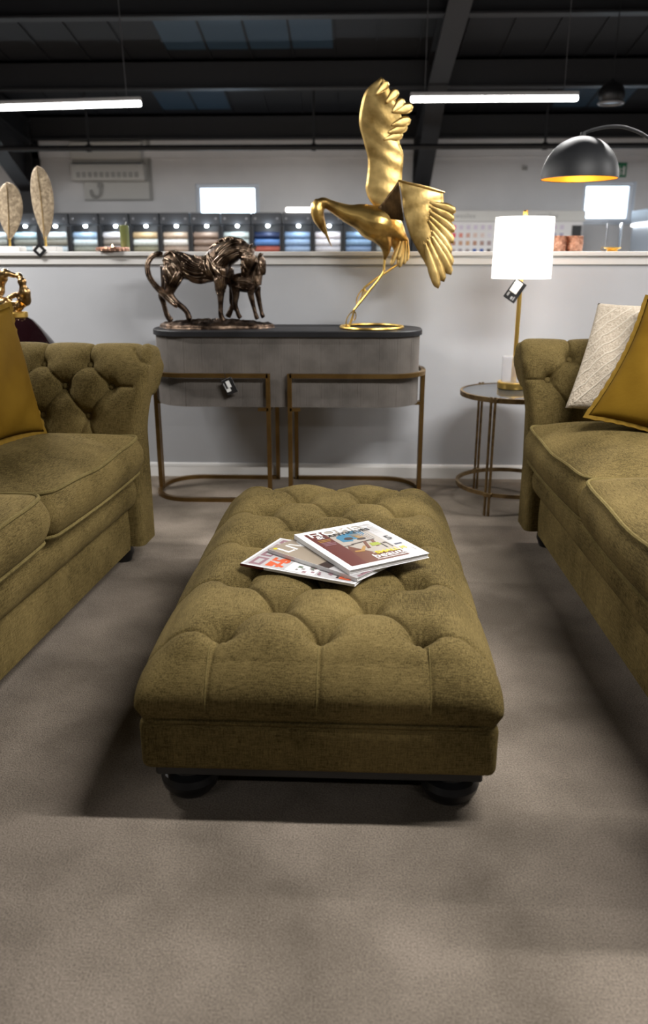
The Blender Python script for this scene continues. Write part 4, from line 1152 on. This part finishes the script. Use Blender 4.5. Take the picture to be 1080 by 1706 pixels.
# ------------------------------------------------------------------ far wall equipment
t = thing('wall_heater', 'white louvred warm-air heater on a boxed panel high on the far wall', 'heater', (-3.62, YF, 2.0))
obj('boxed_panel', *rbox(-.50, .55, -.05, 0, 0, 1.0, .006, 1), 'offwhite', t, smooth=False)
obj('side_strip', *box(.50, .552, -.054, -.048, .0, 1.0), 'grey_plastic', t, smooth=False)
obj('lower_edge', *box(-.50, .552, -.056, -.048, -.012, .012), 'grey_plastic', t, smooth=False)
hb = MB(); hb.add(*rbox(-.62, .49, -.26, -.05, .255, .49, .02, 2)); hb.build('heater_body', 'offwhite', t, smooth=False)
obj('grille_recess', *box(-.545, .42, -.264, -.255, .30, .375), 'grey_plastic', t, smooth=False)
for k in range(12):
    x = -.545 + k * .965 / 11
    obj('louvre', *box(x - .012, x + .012, -.272, -.262, .30, .375), 'offwhite', t, smooth=False)
for x in (-.55, .38): obj('screw', *lathe([(.012, 0), (.012, .004)], 10), 'grey_plastic', t).location = (x, -.262, .45)
hb = MB(); hb.add(*rbox(-.62, .45, -.22, -.05, .56, .80, .02, 2)); hb.build('upper_unit', 'offwhite', t, smooth=False)
obj('shadow_gap', *box(-.60, .45, -.20, -.05, .50, .56), 'grey_plastic', t, smooth=False)
hk = crom([(-.24, .20), (-.235, .12), (-.26, .06), (-.32, .035), (-.375, .07), (-.385, .14)], 6)
obj('hose_hook', *tube([(p[0], -.09, p[1]) for p in hk], .018, 8), 'grey_plastic', t)
obj('hook_mount', *rbox(-.275, -.205, -.10, -.05, .17, .235, .01, 1), 'grey_plastic', t)

t = thing('exit_sign', 'small green running-man exit sign high on the far wall', 'sign', (3.968, YF, 2.30))
obj('sign_plate', *rbox(-.085, .085, -.02, 0, 0, .20, .004, 1), 'green', t, smooth=False)
mn_ = MB()
mn_.add(*tube([(-.030, -.022, .150), (-.030, -.0225, .151)], .016, 10)); mn_.add(*tube([(-.030, -.022, .128), (-.018, -.022, .090), (.005, -.022, .060), (-.01, -.022, .030)], .010, 6)); mn_.add(*tube([(-.018, -.022, .090), (-.045, -.022, .060), (-.065, -.022, .055)], .009, 6)); mn_.add(*tube([(-.028, -.022, .125), (.010, -.022, .110), (.025, -.022, .120)], .007, 6)); mn_.add(*tube([(-.028, -.022, .125), (-.058, -.022, .105)], .007, 6))
mn_.build('running_man', 'tagwhite', t)
obj('door_symbol', *box(.028, .062, -.023, -.019, .028, .150), 'tagwhite', t, smooth=False)
for (x, z) in ((1.75, 2.30), (2.64, 2.42)):
    pass
tag(obj('junction_box', *rbox(2.52, 2.58, YF - .04, YF, 2.40, 2.46, .006, 1), 'grey_plastic', smooth=False), 'tiny grey junction box on the far wall above the lamp shade', 'box')

# flooring / carpet sample stands with header boxes and spotlights
STAND_W = .449
SETS = [
    [(.55, .62, .66), (.30, .31, .28), (.60, .68, .72), (.28, .27, .23)],
    [(.45, .62, .72), (.24, .25, .22), (.58, .68, .72), (.22, .22, .20)],
    [(.62, .70, .74), (.24, .23, .19), (.56, .66, .72), (.32, .30, .26)],
    [(.30, .42, .58), (.58, .68, .72), (.26, .28, .24), (.52, .62, .66)],
    [(.64, .64, .68), (.26, .23, .20), (.60, .58, .58), (.36, .32, .30)],
    [(.46, .33, .18), (.66, .72, .70), (.22, .21, .14), (.60, .66, .66)],
    [(.40, .30, .22), (.72, .70, .66), (.34, .26, .20), (.66, .64, .60)],
    [(.24, .17, .13), (.25, .18, .14), (.26, .19, .15), (.24, .17, .13)],
    [(.44, .50, .50), (.40, .46, .46), (.012, .022, .030), (.38, .45, .46)],
    [(.008, .02, .07), (.08, .19, .45), (.34, .075, .05), (.14, .26, .27)],
    [(.20, .30, .46), (.26, .38, .56), (.26, .36, .52), (.18, .24, .34)],
    [(.64, .60, .64), (.66, .66, .70), (.50, .50, .54), (.22, .22, .22)],
    [(.14, .22, .34), (.20, .32, .48), (.16, .24, .38), (.12, .16, .24)],
    [(.30, .34, .36), (.40, .44, .46), (.30, .33, .34), (.24, .26, .27)]]
HUES = ['pale sea-green and brown', 'pale blue and taupe, behind the short leaf', 'pale blue-grey and brown, right of the tall leaf', 'steel blue and pale green', 'off-white and grey, behind the green candle', 'ochre and pale green', 'white and warm tan', 'plain brown', 'grey-green and black', 'bright blue, red and teal', 'mid blue', 'white and lilac, by the crane beak', 'dark blue, behind the crane', 'grey, behind the crane body']
for k in range(14):
    x0 = -5.537 + k * STAND_W
    t = thing('sample_stand', 'charcoal sample stand with %s rolls' % HUES[k], 'display stand', (x0 + STAND_W / 2, 12.30, 0), 0, 'row of sample stands')
    hw_ = STAND_W / 2
    b = MB(); b.add(*box(-hw_ + .006, hw_ - .006, .16, .20, 0, 1.62)); b.add(*box(-hw_ + .006, hw_ - .006, -.10, .16, 0, .12))
    b.build('back_panel', 'displayd', t, smooth=False)
    for s in (-1, 1): obj('side_panel', *box(min(s * (hw_ - .006), s * (hw_ - .034)), max(s * (hw_ - .006), s * (hw_ - .034)), -.02, .16, .12, 1.60), 'displayd', t, smooth=False)
    h = obj('header_box', *rbox(-hw_ + .010, hw_ - .010, .0, .20, 1.620, 1.780, .006, 1), 'displaym', t, smooth=False)
    for s in (-1, 1):
        o = obj('header_stud', *lathe([(.016, 0), (.012, .006)], 14), 'wire', h); o.location = (s * .16, 0, 1.70); o.rotation_euler = (R(90), 0, 0)
    o = obj('spotlight', *lathe([(.0001, -.022), (.020, -.016), (.026, 0), (.024, .010), (.0001, .012)], 16), 'spot', t); o.location = (.02, .02, 1.600)
    ld = bpy.data.lights.new('spot_glow', 'POINT'); ld.energy = 1.5; ld.color = (.84, .93, 1.0); ld.shadow_soft_size = .02
    lo = bpy.data.objects.new('spot_glow', ld); link(lo, t); lo.location = (.02, -.06, 1.585)
    for q, c in enumerate(SETS[k]):
        nm = 'roll_%d_%d' % (k, q)
        mm = mat(nm, c, .5, col2=[min(1, v * 1.25) for v in c], nscale=30)
        rr = .047; z = 1.470 - q * .098
        V, F = tube([(-hw_ + .040, .085, z), (hw_ - .040, .085, z)], rr, 14)
        obj('sample_roll', V, F, mm, t)
    for z in (1.08, .95, .82, .69, .56): obj('sample_roll', *tube([(-hw_ + .040, .085, z), (hw_ - .040, .085, z)], .047, 10), 'grey_plastic', t)
# a strip light resting above the stands
tag(obj('strip_light', *rbox(-.98, -.58, 12.26, 12.30, 1.785, 1.845, .01, 2), 'led'), 'short bright strip light on top of a stand, left of the crane beak', 'light')

# paint swatch wall
t = thing('swatch_board', 'white swatch display board with rows of small colour squares', 'display board', (2.36, 12.30, 0))
obj('board', *rbox(-.99, .95, .03, .08, 0, 1.78, .006, 1), 'paper', t, smooth=False)
obj('header_panel', *rbox(-.99, .97, .0, .03, 1.655, 1.80, .004, 1), 'offwhite', t, smooth=False)
obj('end_panel', *box(.80, .93, .01, .03, 1.36, 1.60), 'displayd', t, smooth=False)
text('wesilex', .10, 'taggrey', t, (-.90, -.002, 1.70), (R(90), 0, 0), sx=1.0); text('wesilex', .10, 'taggrey', t, (.28, -.002, 1.70), (R(90), 0, 0), sx=1.0)
rows_c = [[(.85, .18, .40)] + [(.55 + .02 * random.random(), .50, .60) for _ in range(15)],
          [(.70, .06, .10), (.62, .22, .17), (.52, .30, .24), (.60, .46, .40), (.62, .50, .46)] + [(.62, .60, .66)] * 9 + [(.30, .30, .42), (.34, .32, .44)],
          [(.36, .16, .10), (.46, .27, .18), (.50, .30, .17), (.38, .20, .13), (.33, .21, .18), (.30, .22, .22), (.26, .20, .21)] + [(.45, .42, .46)] * 9,
          [(.34, .29, .30), (.28, .25, .28), (.32, .28, .28), (.01, .06, .28), (.03, .08, .30), (.08, .06, .06), (.14, .11, .09)] + [(.40, .36, .34)] * 9]
sw_me = {}
for r_, rowc in enumerate(rows_c):
    for c, colr in enumerate(rowc):
        key = tuple(round(v, 2) for v in colr)
        if key not in sw_me:
            mm = mat('swatch_%d' % len(sw_me), colr, .5); o = obj('swatch', *box(-.027, .027, -.008, 0, -.030, .030), mm, t, smooth=False); sw_me[key] = o.data
        else: o = link(bpy.data.objects.new('swatch', sw_me[key]), t)
        o.location = (-.90 + c * .1035, .030, 1.575 - r_ * .108)

# pale blue lit cabinet running along the far right
t = thing('lit_cabinet', 'pale blue cabinet with a glowing strip at the right edge', 'cabinet', (4.05, 10.9, 0))
obj('cabinet_body', *rbox(0, .55, -1.6, 1.55, 0, 1.62, .02, 2), 'cabinet', t, smooth=False)
obj('top_box', *rbox(-.03, .55, -1.6, 1.55, 1.62, 1.80, .02, 2), 'cabinet', t, smooth=False)
obj('light_strip', *rbox(-.034, -.01, -1.55, 1.50, 1.585, 1.615, .004, 1), 'led', t, smooth=False)

# ------------------------------------------------------------------ magazines
def magazine(label, ox, oy, z, rz, w, h, th, tilt=(0, 0)):
    t = thing('magazine', label, 'magazine', (ox, oy, z), R(rz), 'magazines on the footstool')
    t.rotation_euler = (R(tilt[0]), R(tilt[1]), R(rz))
    pg = MB()
    n = 8
    for i in range(n):      # page bundles slightly out of register
        e = .0012 * math.sin(i * 2.3)
        pg.add(*box(.0006, w - .003 + e, .002 + .6 * e, h - .002, th * i / n + .0002, th * (i + .82) / n))
    pg.build('pages', 'pages', t, smooth=False)
    cv = MB(); cv.add(*box(0, w, 0, h, th, th + .0007)); cv.add(*box(0, w, 0, h, -.0005, .0002)); cv.add(*box(-.0006, .0004, 0, h, -.0005, th + .0007))
    cover = cv.build('cover', 'paper', t, smooth=False)
    lay = [0]
    def art(pts, m, name='print'):
        lay[0] += 1; zz = th + .0007 + .00002 * lay[0]
        pts = [(a * w, b * h) for a, b in pts]
        V, F = prism(pts, 'z', zz - .0003, zz)
        return obj(name, V, F, m, cover, smooth=False)
    def rect(x0, x1, y0, y1, m, name='print'): return art([(x0, y0), (x1, y0), (x1, y1), (x0, y1)], m, name)
    def ell(cx, cy, rx, ry, m, n=20): return art([(cx + rx * math.cos(2 * PI * k / n), cy + ry * math.sin(2 * PI * k / n)) for k in range(n)], m)
    def txt(s, x, y, size, m, sx=1.0, bold=0.0, rot=0):
        lay[0] += 1
        return text(s, size, m, cover, (x * w, y * h, th + .0007 + .00002 * lay[0]), (0, 0, rot), sx=sx, ext=.00008, bold=bold)
    return t, art, rect, ell, txt
t, art, rect, ell, txt = magazine('upright-spined decorating magazine with orange 75, lowest of the three', .012, 1.764, .401, 66.5, .212, .318, .0055)
rect(.02, .98, .02, .98, 'p_pale'); rect(.03, .97, .80, .97, 'p_pale')
for k, (a, b) in enumerate(((.05, .30), (.34, .50), (.54, .78), (.82, .95))): rect(a, b, .84 + .01 * (k % 2), .95, 'p_mauve'); rect(a + .05, b - .05, .87, .92, 'p_pale')
txt('75', .06, .655, .068, 'p_orange', 1.0, .0016); rect(.07, .16, .74, .80, 'p_orange')
rect(.08, .40, .69, .72, 'p_orange')
rnd = random.Random(4)
rect(.04, .55, .36, .62, 'p_white')
for k in range(22):
    a, b = rnd.uniform(.05, .48), rnd.uniform(.37, .60); s = rnd.uniform(.02, .06); rect(a, a + s, b, b + s * .7, rnd.choice(['p_green', 'p_grey', 'p_mauve', 'p_white']))
for k in range(26):
    a, b = rnd.uniform(.05, .55), rnd.uniform(.10, .34); s = rnd.uniform(.03, .10); rect(a, a + s, b, b + .018, rnd.choice(['p_grey', 'p_dark', 'p_white', 'p_mauve']))
rect(.06, .24, .055, .155, 'p_orange'); rect(.10, .20, .09, .12, 'p_white')
b_ = MB(); b_.add(*box(-.0012, -.0004, .25, .3185, -.0004, .0060)); b_.build('spine_print', 'p_red', t, smooth=False)
t, art, rect, ell, txt = magazine('LIVING magazine with a beige cover, middle of the three', .018, 1.776, .4090, 50.5, .225, .305, .0085)
rect(.0, 1, .0, 1, 'p_tan'); rect(.0, .9, .0, .30, 'p_pale'); rect(.0, .45, .30, .42, 'p_dark')
txt('LIVING', .05, .80, .062, 'p_white', 1.0, .0006)
ell(.06, .95, .03, .02, 'p_yellow'); txt('etc', .30, .62, .03, 'p_yellow', 1.0) if False else rect(.28, .36, .60, .615, 'p_yellow')
for k in range(10):
    a = .04 + k * .085; rect(a, a + .05, .03, .26, rnd.choice(['p_grey', 'p_white', 'p_dark', 'p_pale']))
rect(.04, .5, .005, .03, 'p_mauve')
t, art, rect, ell, txt = magazine('white-bordered HOMES and antiques magazine, topmost of the three', .000, 1.790, .4195, 31.0, .236, .295, .0115, tilt=(.3, -.4))
rect(.075, .94, .065, .935, 'p_beige')
rect(.075, .30, .065, .935, 'p_maroon'); art([(.075, .065), (.80, .065), (.80, .20), (.46, .24), (.30, .42), (.075, .42)], 'p_brown'); art([(.075, .065), (.26, .065), (.30, .40), (.075, .62)], 'p_maroon')
art([(.30, .42), (.46, .24), (.50, .26), (.34, .50)], 'p_brown')
rect(.80, .94, .065, .935, 'p_pale'); rect(.82, .92, .10, .16, 'p_white')
ell(.50, .70, .15, .085, 'p_blue'); ell(.62, .745, .11, .085, 'p_blue'); art([(.36, .60), (.48, .58), (.54, .70), (.44, .76), (.36, .72)], 'p_blue')
for k in range(14):
    a = -.3 + k * .19; art([(.585, .62), (.592, .62), (.592 + .12 * math.cos(a), .62 + .13 * math.sin(a)), (.585 + .12 * math.cos(a), .625 + .13 * math.sin(a))], 'p_ochre')
ell(.47, .655, .055, .035, 'p_dark'); ell(.60, .60, .06, .025, 'p_dark')
art([(.40, .50), (.72, .53), (.72, .55), (.40, .52)], 'p_dark'); art([(.50, .36), (.54, .36), (.60, .53), (.56, .53)], 'p_brown'); art([(.62, .37), (.66, .37), (.70, .53), (.66, .53)], 'p_brown')
art([(.58, .39), (.70, .39), (.70, .45), (.60, .47)], 'p_lime'); art([(.32, .33), (.42, .31), (.52, .42), (.50, .44), (.40, .35), (.33, .36)], 'p_ochre')
for (a, b, c, d) in ((.74, .98 - .2, .40, .43), (.70, .72, .30, .42), (.77, .785, .30, .42), (.30, .42, .49, .50)): rect(a, b, c, d, 'p_dark')
for k in range(4): rect(.655 + .03 * k, .662 + .03 * k, .56, .90, 'p_pale')
txt('HOMES', .10, .825, .049, 'p_white', 1.13, .0005); txt('& ANTIQUES', .19, .765, .026, 'p_black', 1.05, .0004); txt('&', .15, .765, .034, 'p_white', 1.0, .0004)
for k in range(5): rect(.12, .28 - .02 * (k % 3), .715 - k * .034, .730 - k * .034, 'p_ochre' if k < 2 else 'p_mauve')
txt('SMALL IS', .50, .205, .024, 'p_yellow', 1.0, .0008); txt('beautiful', .42, .125, .036, 'p_white', 1.05, .0004); rect(.42, .84, .095, .105, 'p_white')
txt('5', .84, .46, .040, 'p_black', 1.0, .0006); rect(.83, .92, .32, .345, 'p_navy')
for k in range(6): rect(.84, .93, .86 - k * .035, .868 - k * .035, 'p_white')
